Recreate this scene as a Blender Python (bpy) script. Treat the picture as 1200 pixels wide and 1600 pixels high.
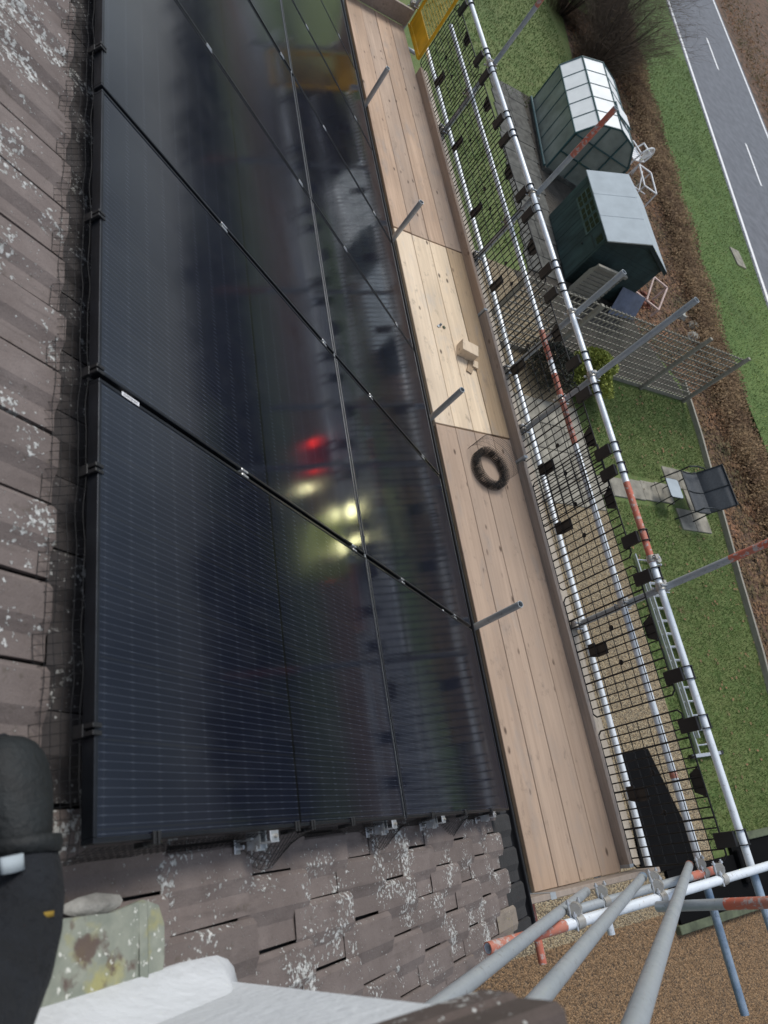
import bpy, math, random
from mathutils import Vector, Matrix
R = math.radians
random.seed(7)
for o in list(bpy.data.objects): bpy.data.objects.remove(o)
scene = bpy.context.scene
col = scene.collection

# ------------------------------------------------------------------ camera, sky, sun, exposure
TH = R(34.5)                       # roof pitch; origin = upper near corner of the panel field
CAM = (-0.3806, -0.0957, 1.6680)
RIGHT = (0.8343, -0.1513, 0.5302)
DOWN = (0.1073, -0.8987, -0.4253)
FWD = (0.5408, 0.4117, -0.7335)
cam = bpy.data.cameras.new('camera'); camo = bpy.data.objects.new('camera', cam); col.objects.link(camo)
cam.sensor_fit = 'VERTICAL'; cam.sensor_height = 24.0; cam.lens = 1146.5/1600*24.0
cam.dof.use_dof = True; cam.dof.focus_distance = 4.6; cam.dof.aperture_fstop = 2.4
cam.clip_start = 0.02; cam.clip_end = 3000
r_, d_, f_ = Vector(RIGHT).normalized(), Vector(DOWN).normalized(), Vector(FWD).normalized()
m = Matrix((r_, -d_, -f_)).transposed().to_4x4(); m.translation = CAM
camo.matrix_world = m
scene.camera = camo
scene.render.resolution_x = 768; scene.render.resolution_y = 1024

SUN_EL, SUN_AZ = R(54), R(15)     # azimuth measured from +Y towards +X
world = bpy.data.worlds.new('World'); scene.world = world; world.use_nodes = True
wn, wl = world.node_tree.nodes, world.node_tree.links
wn.clear()
sky = wn.new('ShaderNodeTexSky'); sky.sky_type = 'NISHITA'; sky.sun_disc = False
sky.sun_elevation = SUN_EL; sky.sun_rotation = SUN_AZ
sky.air_density = 1.2; sky.dust_density = 0.8; sky.ozone_density = 1.0
hsv = wn.new('ShaderNodeHueSaturation'); hsv.inputs['Saturation'].default_value = 0.30
cl = wn.new('ShaderNodeTexNoise'); cl.inputs['Scale'].default_value = 2.6; cl.inputs['Detail'].default_value = 5
tcw = wn.new('ShaderNodeTexCoord')
wl.new(tcw.outputs['Generated'], cl.inputs['Vector'])
clr = wn.new('ShaderNodeMapRange'); clr.inputs['From Min'].default_value = .38; clr.inputs['From Max'].default_value = .64
clr.inputs['To Min'].default_value = .62; clr.inputs['To Max'].default_value = 1.3
wl.new(cl.outputs['Fac'], clr.inputs['Value'])
vm = wn.new('ShaderNodeVectorMath'); vm.operation = 'SCALE'
wl.new(sky.outputs['Color'], hsv.inputs['Color']); wl.new(hsv.outputs['Color'], vm.inputs[0]); wl.new(clr.outputs['Result'], vm.inputs['Scale'])
# overcast: even azimuth, darker towards the horizon, slightly cool cloud
sep = wn.new('ShaderNodeSeparateXYZ'); wl.new(tcw.outputs['Generated'], sep.inputs[0])
ov = wn.new('ShaderNodeMapRange'); ov.inputs['From Min'].default_value = 0; ov.inputs['From Max'].default_value = 1
ov.inputs['To Min'].default_value = .42; ov.inputs['To Max'].default_value = 1.35
wl.new(sep.outputs['Z'], ov.inputs['Value'])
vm2 = wn.new('ShaderNodeVectorMath'); vm2.operation = 'SCALE'; wl.new(vm.outputs[0], vm2.inputs[0]); wl.new(ov.outputs['Result'], vm2.inputs['Scale'])
tint = wn.new('ShaderNodeVectorMath'); tint.operation = 'MULTIPLY'; tint.inputs[1].default_value = (.93, 1.0, 1.10); wl.new(vm2.outputs[0], tint.inputs[0])
bg = wn.new('ShaderNodeBackground'); bg.inputs['Strength'].default_value = 0.08
wo = wn.new('ShaderNodeOutputWorld')
wl.new(tint.outputs[0], bg.inputs['Color']); wl.new(bg.outputs['Background'], wo.inputs['Surface'])
sun = bpy.data.lights.new('sun', 'SUN'); sun.energy = 1.25; sun.angle = R(20); sun.color = (1, .95, .87)
suno = bpy.data.objects.new('sun', sun); col.objects.link(suno)
sd = Vector((math.sin(SUN_AZ)*math.cos(SUN_EL), math.cos(SUN_AZ)*math.cos(SUN_EL), math.sin(SUN_EL)))
suno.rotation_euler = sd.to_track_quat('Z', 'Y').to_euler()
scene.view_settings.view_transform = 'Standard'; scene.view_settings.look = 'None'
scene.view_settings.exposure = 1.0; scene.view_settings.gamma = 1.0
scene.view_settings.use_curve_mapping = False

# ------------------------------------------------------------------ materials
def new_mat(name):
    m = bpy.data.materials.new(name); m.use_nodes = True
    n = m.node_tree.nodes; l = m.node_tree.links
    return m, n, l, n['Principled BSDF']
def pos(n, l, scale=(1, 1, 1)):
    g = n.new('ShaderNodeNewGeometry'); mp = n.new('ShaderNodeMapping'); mp.inputs['Scale'].default_value = scale
    l.new(g.outputs['Position'], mp.inputs['Vector']); return mp.outputs['Vector']
def noise(n, l, vec, scale, detail=4, rough=.55):
    t = n.new('ShaderNodeTexNoise'); t.inputs['Scale'].default_value = scale; t.inputs['Detail'].default_value = detail
    t.inputs['Roughness'].default_value = rough; l.new(vec, t.inputs['Vector']); return t.outputs['Fac']
def rng(n, l, v, a, b, c=0., d=1.):
    t = n.new('ShaderNodeMapRange'); t.inputs['From Min'].default_value = a; t.inputs['From Max'].default_value = b
    t.inputs['To Min'].default_value = c; t.inputs['To Max'].default_value = d; l.new(v, t.inputs['Value']); return t.outputs['Result']
def mix(n, l, f, a, b):
    t = n.new('ShaderNodeMix'); t.data_type = 'RGBA'
    if isinstance(f, float): t.inputs['Factor'].default_value = f
    else: l.new(f, t.inputs['Factor'])
    for s, v in ((t.inputs[6], a), (t.inputs[7], b)):
        if isinstance(v, tuple): s.default_value = (*v, 1)
        else: l.new(v, s)
    return t.outputs[2]
def mul(n, l, a, b, op='MULTIPLY'):
    t = n.new('ShaderNodeMath'); t.operation = op
    for i, v in enumerate((a, b)):
        if isinstance(v, (int, float)): t.inputs[i].default_value = v
        else: l.new(v, t.inputs[i])
    return t.outputs[0]
def bump(n, l, b, h, st=.3, dist=.01):
    t = n.new('ShaderNodeBump'); t.inputs['Strength'].default_value = st; t.inputs['Distance'].default_value = dist
    l.new(h, t.inputs['Height']); l.new(t.outputs['Normal'], b.inputs['Normal'])
def objrand(n):
    return n.new('ShaderNodeObjectInfo').outputs['Random']

def simple(name, c, rough=.6, metal=0., var=.25, scale=6., bst=.15, bd=.004, c2=None, sc=(1, 1, 1), rnd=0.):
    m, n, l, b = new_mat(name)
    v = pos(n, l, sc); f = noise(n, l, v, scale, 6)
    c2 = c2 or tuple(max(0, x*(1-2*var)) for x in c)
    c1 = tuple(min(1, x*(1+var*.6)) for x in c)
    cc = mix(n, l, rng(n, l, f, .32, .68), c2, c1)
    if rnd:
        cc = mix(n, l, mul(n, l, objrand(n), rnd), cc, tuple(x*.45 for x in c))
    l.new(cc, b.inputs['Base Color'])
    b.inputs['Roughness'].default_value = rough; b.inputs['Metallic'].default_value = metal
    bump(n, l, b, noise(n, l, v, scale*6, 4), bst, bd)
    return m

def tile_mat(name, ca, cb, lichen=1.0, yellow=False):
    m, n, l, b = new_mat(name)
    v = pos(n, l)
    base = mix(n, l, rng(n, l, noise(n, l, v, 9, 6), .3, .7), ca, cb)
    base = mix(n, l, mul(n, l, objrand(n), .45), base, tuple(x*.62 for x in ca))
    grit = noise(n, l, v, 260, 3)
    base = mix(n, l, rng(n, l, grit, .35, .7, 0, .3), base, tuple(x*.45 for x in ca))
    # damp streaks down the slope
    st = noise(n, l, pos(n, l, (3, 22, 3)), 1.6, 5)
    base = mix(n, l, rng(n, l, st, .56, .74, 0, .5), base, tuple(x*.4 for x in ca))
    ms = rng(n, l, noise(n, l, v, 24, 6, .7), .60, .70, 0, .6)
    base = mix(n, l, ms, base, (ca[0]*.45, ca[1]*.46, ca[2]*.36))
    # lichen: small crusty discs gathered in patches
    patch = rng(n, l, noise(n, l, v, 5.5, 4), .46, .68)
    dots = noise(n, l, v, 70, 7, .62)
    th = mul(n, l, mul(n, l, patch, .20), dots, 'ADD')
    li = rng(n, l, th, .66, .69, 0, lichen)
    vo = n.new('ShaderNodeTexVoronoi'); vo.inputs['Scale'].default_value = 38; l.new(v, vo.inputs['Vector'])
    sp = rng(n, l, vo.outputs['Distance'], .0, .17, 1, 0)
    spm = rng(n, l, noise(n, l, v, 12, 2), .55, .6)
    sp = rng(n, l, mul(n, l, sp, spm), .25, .4, 0, lichen)
    lic = mul(n, l, li, sp, 'MAXIMUM')
    lc = mix(n, l, rng(n, l, noise(n, l, v, 90, 3), .35, .65), (.30, .30, .28), (.62, .62, .60))
    if yellow: lc = mix(n, l, rng(n, l, noise(n, l, v, 5, 2), .45, .55), lc, (.45, .38, .06))
    base = mix(n, l, lic, base, lc)
    l.new(base, b.inputs['Base Color']); b.inputs['Roughness'].default_value = .88
    h = mul(n, l, mul(n, l, grit, .35), mul(n, l, lic, .8), 'ADD')
    bump(n, l, b, mul(n, l, h, mul(n, l, noise(n, l, v, 30, 6, .65), .9), 'ADD'), .7, .006)
    return m

def wood_mat(name, ca, cb, knots=1., rough=.75, gap=0.3):
    m, n, l, b = new_mat(name)
    g = n.new('ShaderNodeNewGeometry'); oi = n.new('ShaderNodeObjectInfo')
    ad = n.new('ShaderNodeVectorMath'); ad.operation = 'MULTIPLY_ADD'
    cmb = n.new('ShaderNodeCombineXYZ'); l.new(oi.outputs['Random'], cmb.inputs[0]); l.new(oi.outputs['Random'], cmb.inputs[1]); l.new(oi.outputs['Random'], cmb.inputs[2])
    l.new(cmb.outputs[0], ad.inputs[0]); ad.inputs[1].default_value = (31, 57, 13); l.new(g.outputs['Position'], ad.inputs[2])
    def mp(sc):
        t = n.new('ShaderNodeMapping'); t.inputs['Scale'].default_value = sc; l.new(ad.outputs[0], t.inputs['Vector']); return t.outputs['Vector']
    grain = noise(n, l, mp((38, 1.1, 38)), 1.0, 6, .6)
    broad = noise(n, l, mp((3.5, .7, 3.5)), 1.0, 4)
    cc = mix(n, l, rng(n, l, grain, .34, .68), cb, ca)
    cc = mix(n, l, rng(n, l, broad, .42, .72, 0, .6), cc, tuple(x*.66 for x in cb))
    cc = mix(n, l, rng(n, l, noise(n, l, mp((5, 1.6, 5)), 1.7, 5, .6), .55, .75, 0, .5), cc, tuple(sum(cb)/3*.75 for x in cb))
    cc = mix(n, l, mul(n, l, oi.outputs['Random'], gap), cc, tuple(x*.8 for x in cb))
    r2 = n.new('ShaderNodeMath'); r2.operation = 'FRACT'; l.new(mul(n, l, oi.outputs['Random'], 13.7), r2.inputs[0])
    gy_ = sum(cb)/3
    cc = mix(n, l, mul(n, l, r2.outputs[0], .32), cc, (gy_*1.12, gy_*.98, gy_*.86))
    vo = n.new('ShaderNodeTexVoronoi'); vo.inputs['Scale'].default_value = 1; l.new(mp((9, 4.2, 9)), vo.inputs['Vector'])
    kn = rng(n, l, vo.outputs['Distance'], .07, .16, 1, 0)
    sel = rng(n, l, noise(n, l, mp((7, 3, 7)), 1, 1), .44, .5)
    kn = mul(n, l, mul(n, l, kn, sel), .85*knots)
    cc = mix(n, l, kn, cc, (.06, .032, .018))
    dirt = rng(n, l, noise(n, l, mp((11, 6, 11)), 1, 6, .72), .58, .76, 0, .6)
    cc = mix(n, l, dirt, cc, (.09, .07, .055))
    l.new(cc, b.inputs['Base Color']); b.inputs['Roughness'].default_value = rough
    bump(n, l, b, grain, .35, .003)
    return m

def tube_mat(name, c, metal=.55, rough=.42, dull=(.30, .32, .34)):
    m, n, l, b = new_mat(name)
    v = pos(n, l)
    f = noise(n, l, v, 4.5, 8, .65)
    cc = mix(n, l, rng(n, l, f, .30, .70), dull, c)
    sp = rng(n, l, noise(n, l, v, 38, 7, .68), .58, .66, 0, .55)
    cc = mix(n, l, sp, cc, (dull[0]*.62, dull[1]*.52, dull[2]*.45))
    l.new(cc, b.inputs['Base Color']); b.inputs['Metallic'].default_value = metal
    l.new(rng(n, l, f, .3, .7, rough+.2, rough-.08), b.inputs['Roughness'])
    bump(n, l, b, noise(n, l, v, 60, 4), .05, .001)
    return m

def glass_cells():
    m, n, l, b = new_mat('solar_glass')
    tc = n.new('ShaderNodeTexCoord'); sx = n.new('ShaderNodeSeparateXYZ'); l.new(tc.outputs['Object'], sx.inputs[0])
    s_, u_ = sx.outputs[0], sx.outputs[1]
    # six cells across, ten busbars on each, running up the slope
    cu = mul(n, l, mul(n, l, u_, .026, 'SUBTRACT'), 1/.1803)          # cell index
    cf = mul(n, l, cu, 1., 'FRACT') if False else None
    fr = n.new('ShaderNodeMath'); fr.operation = 'FRACT'; l.new(cu, fr.inputs[0])
    edge = mul(n, l, mul(n, l, mul(n, l, fr.outputs[0], .5, 'SUBTRACT'), 0, 'ADD'), 0, 'ADD')
    ab = n.new('ShaderNodeMath'); ab.operation = 'ABSOLUTE'; l.new(edge, ab.inputs[0])
    gapu = rng(n, l, ab.outputs[0], .488, .492)                         # 1 in the gap between cells
    bb = n.new('ShaderNodeMath'); bb.operation = 'FRACT'; l.new(mul(n, l, fr.outputs[0], 10.), bb.inputs[0])
    bc = n.new('ShaderNodeMath'); bc.operation = 'ABSOLUTE'; l.new(mul(n, l, bb.outputs[0], .5, 'SUBTRACT'), bc.inputs[0])
    line = rng(n, l, bc.outputs[0], .035, .06, 1, 0)
    inner = rng(n, l, ab.outputs[0], .47, .475, 1, 0)
    line = mul(n, l, line, inner)
    cs = n.new('ShaderNodeMath'); cs.operation = 'FRACT'; l.new(mul(n, l, mul(n, l, s_, .03, 'SUBTRACT'), 1/.0915), cs.inputs[0])
    ca = n.new('ShaderNodeMath'); ca.operation = 'ABSOLUTE'; l.new(mul(n, l, cs.outputs[0], .5, 'SUBTRACT'), ca.inputs[0])
    gaps = rng(n, l, ca.outputs[0], .475, .485)
    pad = rng(n, l, ca.outputs[0], .36, .47, .45, 1.)
    line = mul(n, l, line, pad)
    mid = n.new('ShaderNodeMath'); mid.operation = 'ABSOLUTE'; l.new(mul(n, l, s_, .861, 'SUBTRACT'), mid.inputs[0])
    midl = rng(n, l, mid.outputs[0], .005, .007, 1, 0)
    cell = mix(n, l, rng(n, l, noise(n, l, pos(n, l), 1.4, 3), .3, .7), (.0045, .0055, .011), (.008, .010, .019))
    cc = mix(n, l, mul(n, l, gaps, .35), cell, (.022, .024, .032))
    cc = mix(n, l, gapu, cc, (.012, .013, .017))
    cc = mix(n, l, mul(n, l, line, .40), cc, (.13, .15, .19))
    cc = mix(n, l, midl, cc, (.003, .003, .004))
    # dusty smears
    du = rng(n, l, noise(n, l, pos(n, l, (1, 3, 1)), 5, 5), .5, .8, 0, .02)
    cc = mix(n, l, du, cc, (.3, .3, .3))
    l.new(cc, b.inputs['Base Color'])
    l.new(rng(n, l, noise(n, l, pos(n, l), 3, 4), .3, .7, .06, .11), b.inputs['Roughness'])
    b.inputs['IOR'].default_value = 1.44
    b.inputs['Specular Tint'].default_value = (.74, .86, 1, 1)
    return m

def grass_mat(name, ca, cb, cc_):
    m, n, l, b = new_mat(name); v = pos(n, l)
    x = mix(n, l, rng(n, l, noise(n, l, v, 1.6, 6, .65), .38, .62), ca, cb)
    x = mix(n, l, rng(n, l, noise(n, l, v, .55, 4), .5, .7, 0, .55), x, tuple(q*.6 for q in ca))
    x = mix(n, l, rng(n, l, noise(n, l, v, 14, 5, .65), .42, .72, 0, .8), x, cc_)
    x = mix(n, l, rng(n, l, noise(n, l, v, 60, 3), .5, .75, 0, .7), x, tuple(q*.35 for q in ca))
    x = mix(n, l, rng(n, l, noise(n, l, v, 4.5, 3), .66, .72, 0, .6), x, (.10, .075, .03))
    l.new(x, b.inputs['Base Color']); b.inputs['Roughness'].default_value = .9
    bump(n, l, b, noise(n, l, v, 60, 5, .7), .6, .02)
    return m

def gravel_mat(name, ca, cb, dk, sc=42.):
    m, n, l, b = new_mat(name); v = pos(n, l)
    vo = n.new('ShaderNodeTexVoronoi'); vo.inputs['Scale'].default_value = sc; l.new(v, vo.inputs['Vector'])
    sh = n.new('ShaderNodeSeparateColor'); l.new(vo.outputs['Color'], sh.inputs[0])
    x = mix(n, l, sh.outputs[0], ca, cb)
    x = mix(n, l, rng(n, l, sh.outputs[1], .7, .9, 0, .7), x, dk)
    x = mix(n, l, rng(n, l, vo.outputs['Distance'], .45, .75, 0, .85), x, tuple(q*.25 for q in dk))
    x = mix(n, l, rng(n, l, noise(n, l, v, .9, 4), .45, .7, 0, .45), x, dk)
    l.new(x, b.inputs['Base Color']); b.inputs['Roughness'].default_value = .85
    bump(n, l, b, rng(n, l, vo.outputs['Distance'], 0, .7, 1, 0), 1., .02)
    return m

M = {}
M['tile'] = tile_mat('roof_tile_mat', (.160, .128, .116), (.225, .186, .170))
M['tile_dark_course'] = tile_mat('dark_course_tile_mat', (.050, .043, .042), (.075, .066, .064), .7)  # darker tiles, for the course running under the upper panel edge
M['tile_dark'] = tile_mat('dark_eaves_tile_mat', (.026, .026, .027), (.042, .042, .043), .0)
M['tile_pale'] = tile_mat('pale_tile_mat', (.25, .21, .17), (.30, .25, .21), .5, True)
M['tile_far'] = M['tile']
M['glass'] = glass_cells()
M['black_frame'] = simple('black_anodised', (.022, .025, .031), .34, .6, .2, 9)
M['mesh_black'] = simple('black_wire', (.008, .008, .009), .5, .2, .1)
M['black_plastic'] = simple('black_plastic', (.012, .012, .013), .45, 0, .2)
M['alu'] = tube_mat('aluminium', (.68, .70, .72), .8, .32, (.5, .52, .54))
M['galv'] = tube_mat('galvanised_tube', (.44, .47, .49), .4, .48, (.31, .34, .36))
M['galv_bright'] = tube_mat('bright_galvanised', (.80, .84, .88), .2, .38, (.60, .65, .70))
M['galv_blue'] = tube_mat('blue_worn_tube', (.42, .50, .58), .4, .42, (.10, .17, .27))
def worn_paint():
    m, n, l, b = new_mat('worn_red_paint'); v = pos(n, l)
    x = mix(n, l, rng(n, l, noise(n, l, v, 5, 5), .35, .65), (.50, .115, .065), (.40, .16, .11))
    x = mix(n, l, rng(n, l, noise(n, l, v, 26, 7, .68), .52, .60, 0, .85), x, (.42, .40, .38))
    l.new(x, b.inputs['Base Color']); b.inputs['Roughness'].default_value = .62
    bump(n, l, b, noise(n, l, v, 26, 7, .68), .15, .002); return m
M['red_paint'] = worn_paint()
M['white_paint'] = simple('white_paint', (.78, .78, .78), .5, 0, .05)
M['fitting'] = tube_mat('coupler_metal', (.52, .52, .50), .6, .45, (.26, .22, .17))
M['wood'] = wood_mat('weathered_board', (.54, .38, .265), (.39, .262, .175))
M['wood_new'] = wood_mat('new_board', (.82, .66, .47), (.67, .52, .355), 1.1)
M['wood_mid'] = wood_mat('golden_board', (.52, .365, .215), (.41, .28, .155), .7)
M['wood_old'] = wood_mat('grey_board', (.42, .345, .285), (.28, .22, .175), .8)
M['wood_grey'] = wood_mat('silvered_timber', (.34, .325, .27), (.24, .225, .18), .3)
M['wood_pale'] = wood_mat('pale_grey_plank', (.50, .45, .38), (.38, .33, .27), .6)
M['render'] = simple('white_render', (.60, .62, .64), .85, 0, .04, 5, .5, .012)
def lead_mat():
    m, n, l, b = new_mat('lead_lichen'); v = pos(n, l)
    x = mix(n, l, rng(n, l, noise(n, l, v, 16, 5), .35, .65), (.19, .21, .175), (.27, .285, .235))
    x = mix(n, l, rng(n, l, noise(n, l, v, 9, 4), .55, .66, 0, .7), x, (.36, .33, .11))
    x = mix(n, l, rng(n, l, noise(n, l, pos(n, l, (1, 1, 1.01)), 11.7, 5), .56, .63, 0, .9), x, (.10, .065, .055))
    x = mix(n, l, rng(n, l, noise(n, l, v, 60, 3), .62, .68), x, (.6, .6, .55))
    l.new(x, b.inputs['Base Color']); b.inputs['Roughness'].default_value = .8
    bump(n, l, b, noise(n, l, v, 40, 5), .5, .006); return m
M['lead'] = lead_mat()
M['mortar'] = simple('mortar', (.36, .35, .32), .9, 0, .25, 14, .5, .01)
M['brick_cap'] = tile_mat('chimney_cap_mat', (.085, .065, .055), (.12, .09, .08), 1.)
M['wall'] = simple('house_wall', (.55, .5, .44), .85)
M['gutter'] = simple('black_gutter', (.012, .012, .014), .35, 0, .2)
M['lawn'] = grass_mat('lawn_grass', (.075, .130, .028), (.125, .165, .048), (.165, .175, .065))
M['verge'] = grass_mat('verge_grass', (.060, .120, .022), (.085, .145, .030), (.115, .155, .042))
M['field'] = grass_mat('field_grass', (.05, .09, .025), (.075, .11, .035), (.09, .09, .04))
M['drive'] = gravel_mat('drive_gravel', (.30, .20, .11), (.17, .105, .055), (.075, .048, .03), 36)
M['gravel'] = gravel_mat('gravel_mat', (.46, .38, .25), (.30, .235, .145), (.13, .10, .065))
M['soil'] = simple('leaf_litter_soil', (.15, .085, .055), .95, 0, .35, 3, 1., .05, (.045, .035, .022))
M['yard'] = simple('dark_damp_soil', (.060, .052, .042), .95, 0, .35, 3, 1., .04, (.03, .026, .02))
M['asphalt'] = simple('asphalt', (.13, .14, .16), .85, 0, .12, 3, .4, .01)
M['paving'] = simple('paving_slab', (.30, .28, .23), .85, 0, .25, 4, .4, .008, rnd=.35)
M['paving_dark'] = simple('dark_paving', (.10, .10, .09), .85, 0, .3, 5, .4, .008, rnd=.35)
M['shed'] = simple('green_shed_paint', (.030, .060, .058), .65, 0, .25, 5, .25, .004, sc=(1, 1, .35), rnd=.4)
M['shed_trim'] = simple('green_shed_trim', (.07, .115, .105), .6, 0, .2)
M['shed_dark'] = simple('dark_green_paint', (.016, .030, .030), .6, 0, .2)
M['felt'] = simple('grey_roof_felt', (.36, .41, .44), .8, 0, .06, 3)
M['gh_frame'] = simple('green_greenhouse_frame', (.030, .085, .092), .5, 0, .15)
M['gh_white'] = simple('white_twinwall', (.74, .76, .76), .45, 0, .05, 3)
M['dark_void'] = simple('dark_glass_mat', (.012, .016, .014), .15, 0, .1)
def gh_glass():
    m, n, l, b = new_mat('greenhouse_glass')
    b.inputs['Base Color'].default_value = (.42, .46, .42, 1); b.inputs['Roughness'].default_value = .3
    t = n.new('ShaderNodeBsdfTransparent'); t.inputs['Color'].default_value = (.62, .66, .62, 1)
    ms = n.new('ShaderNodeMixShader'); l.new(rng(n, l, noise(n, l, pos(n, l), 1.6, 4), .3, .7, .32, .62), ms.inputs[0])
    l.new(t.outputs[0], ms.inputs[1]); l.new(b.outputs[0], ms.inputs[2])
    l.new(ms.outputs[0], n['Material Output'].inputs['Surface'])
    return m
M['gh_glass'] = gh_glass()
M['plastic_white'] = simple('white_plastic', (.78, .79, .80), .4, 0, .04)
M['pink_paint'] = simple('faded_pink_paint', (.60, .45, .40), .6, 0, .15)
M['brick_red'] = simple('red_rubble', (.27, .10, .065), .9, 0, .35, 6)
M['bench_fabric'] = simple('charcoal_sling', (.050, .058, .068), .7, 0, .15, 30)
M['bench_metal'] = simple('dark_metal', (.025, .03, .034), .4, .4, .1)
M['yellow'] = simple('yellow_paint', (.78, .43, .012), .45, 0, .12, 6)
M['conifer'] = simple('conifer_leaf', (.32, .34, .07), .8, 0, .3, 20, .1, .002, (.14, .19, .04))
M['twig'] = simple('brown_twig', (.115, .080, .052), .9, 0, .35, 9, .1, .002)
M['twig_dark'] = simple('dark_twig', (.050, .036, .027), .9, 0, .35, 9, .1, .002)
M['hedge'] = simple('brown_hedge_leaf', (.27, .185, .10), .9, 0, .4, 2.5, .1, .002, (.13, .075, .042))
M['bracken'] = simple('dead_leaf', (.21, .105, .055), .9, 0, .4, 1.3, .1, .002, (.085, .08, .035))
M['grass_blade'] = simple('grass_blade', (.135, .175, .050), .9, 0, .2, 2.2, .1, .002, (.065, .115, .025))
M['far_leaf'] = simple('far_wood_leaf', (.06, .066, .05), .9, 0, .3, 1)
M['pebble'] = simple('pebble', (.42, .33, .20), .8, 0, .4, 31, .1, .002, (.17, .11, .06))
M['pebble_brown'] = simple('brown_pebble', (.30, .19, .10), .8, 0, .4, 31, .1, .002, (.10, .06, .03))
M['stone'] = simple('pale_stone', (.42, .42, .38), .9, 0, .25, 5)
M['boot'] = simple('black_boot_leather', (.006, .009, .010), .7, 0, .35, 14, .6, .006)
M['trouser'] = simple('navy_work_cloth', (.006, .008, .012), .9, 0, .3, 8, .9, .02)
M['orange_thread'] = simple('amber_stitch', (.28, .18, .02), .8, 0, .1)
M['blue_sheet'] = simple('blue_grey_sheet', (.12, .14, .20), .6, 0, .15)
M['card'] = simple('sticker', (.72, .72, .74), .6, 0, .03)
M['ink'] = simple('sticker_ink', (.03, .03, .03), .6, 0, .03)
M['hivis'] = simple('lime_yellow_paint', (.82, .90, .22), .35, 0, .04)
M['car_red'] = simple('red_car_paint', (.62, .03, .03), .3, 0, .05)
M['tyre'] = simple('tyre_rubber', (.015, .015, .015), .8, 0, .1)
M['moss'] = simple('mossy_timber', (.085, .10, .06), .9, 0, .3, 5)
M['liner'] = simple('black_sheet', (.003, .003, .0035), .9, 0, .2, 4, .3, .01)
M['liner'].node_tree.nodes['Principled BSDF'].inputs['Specular IOR Level'].default_value = .12

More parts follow.
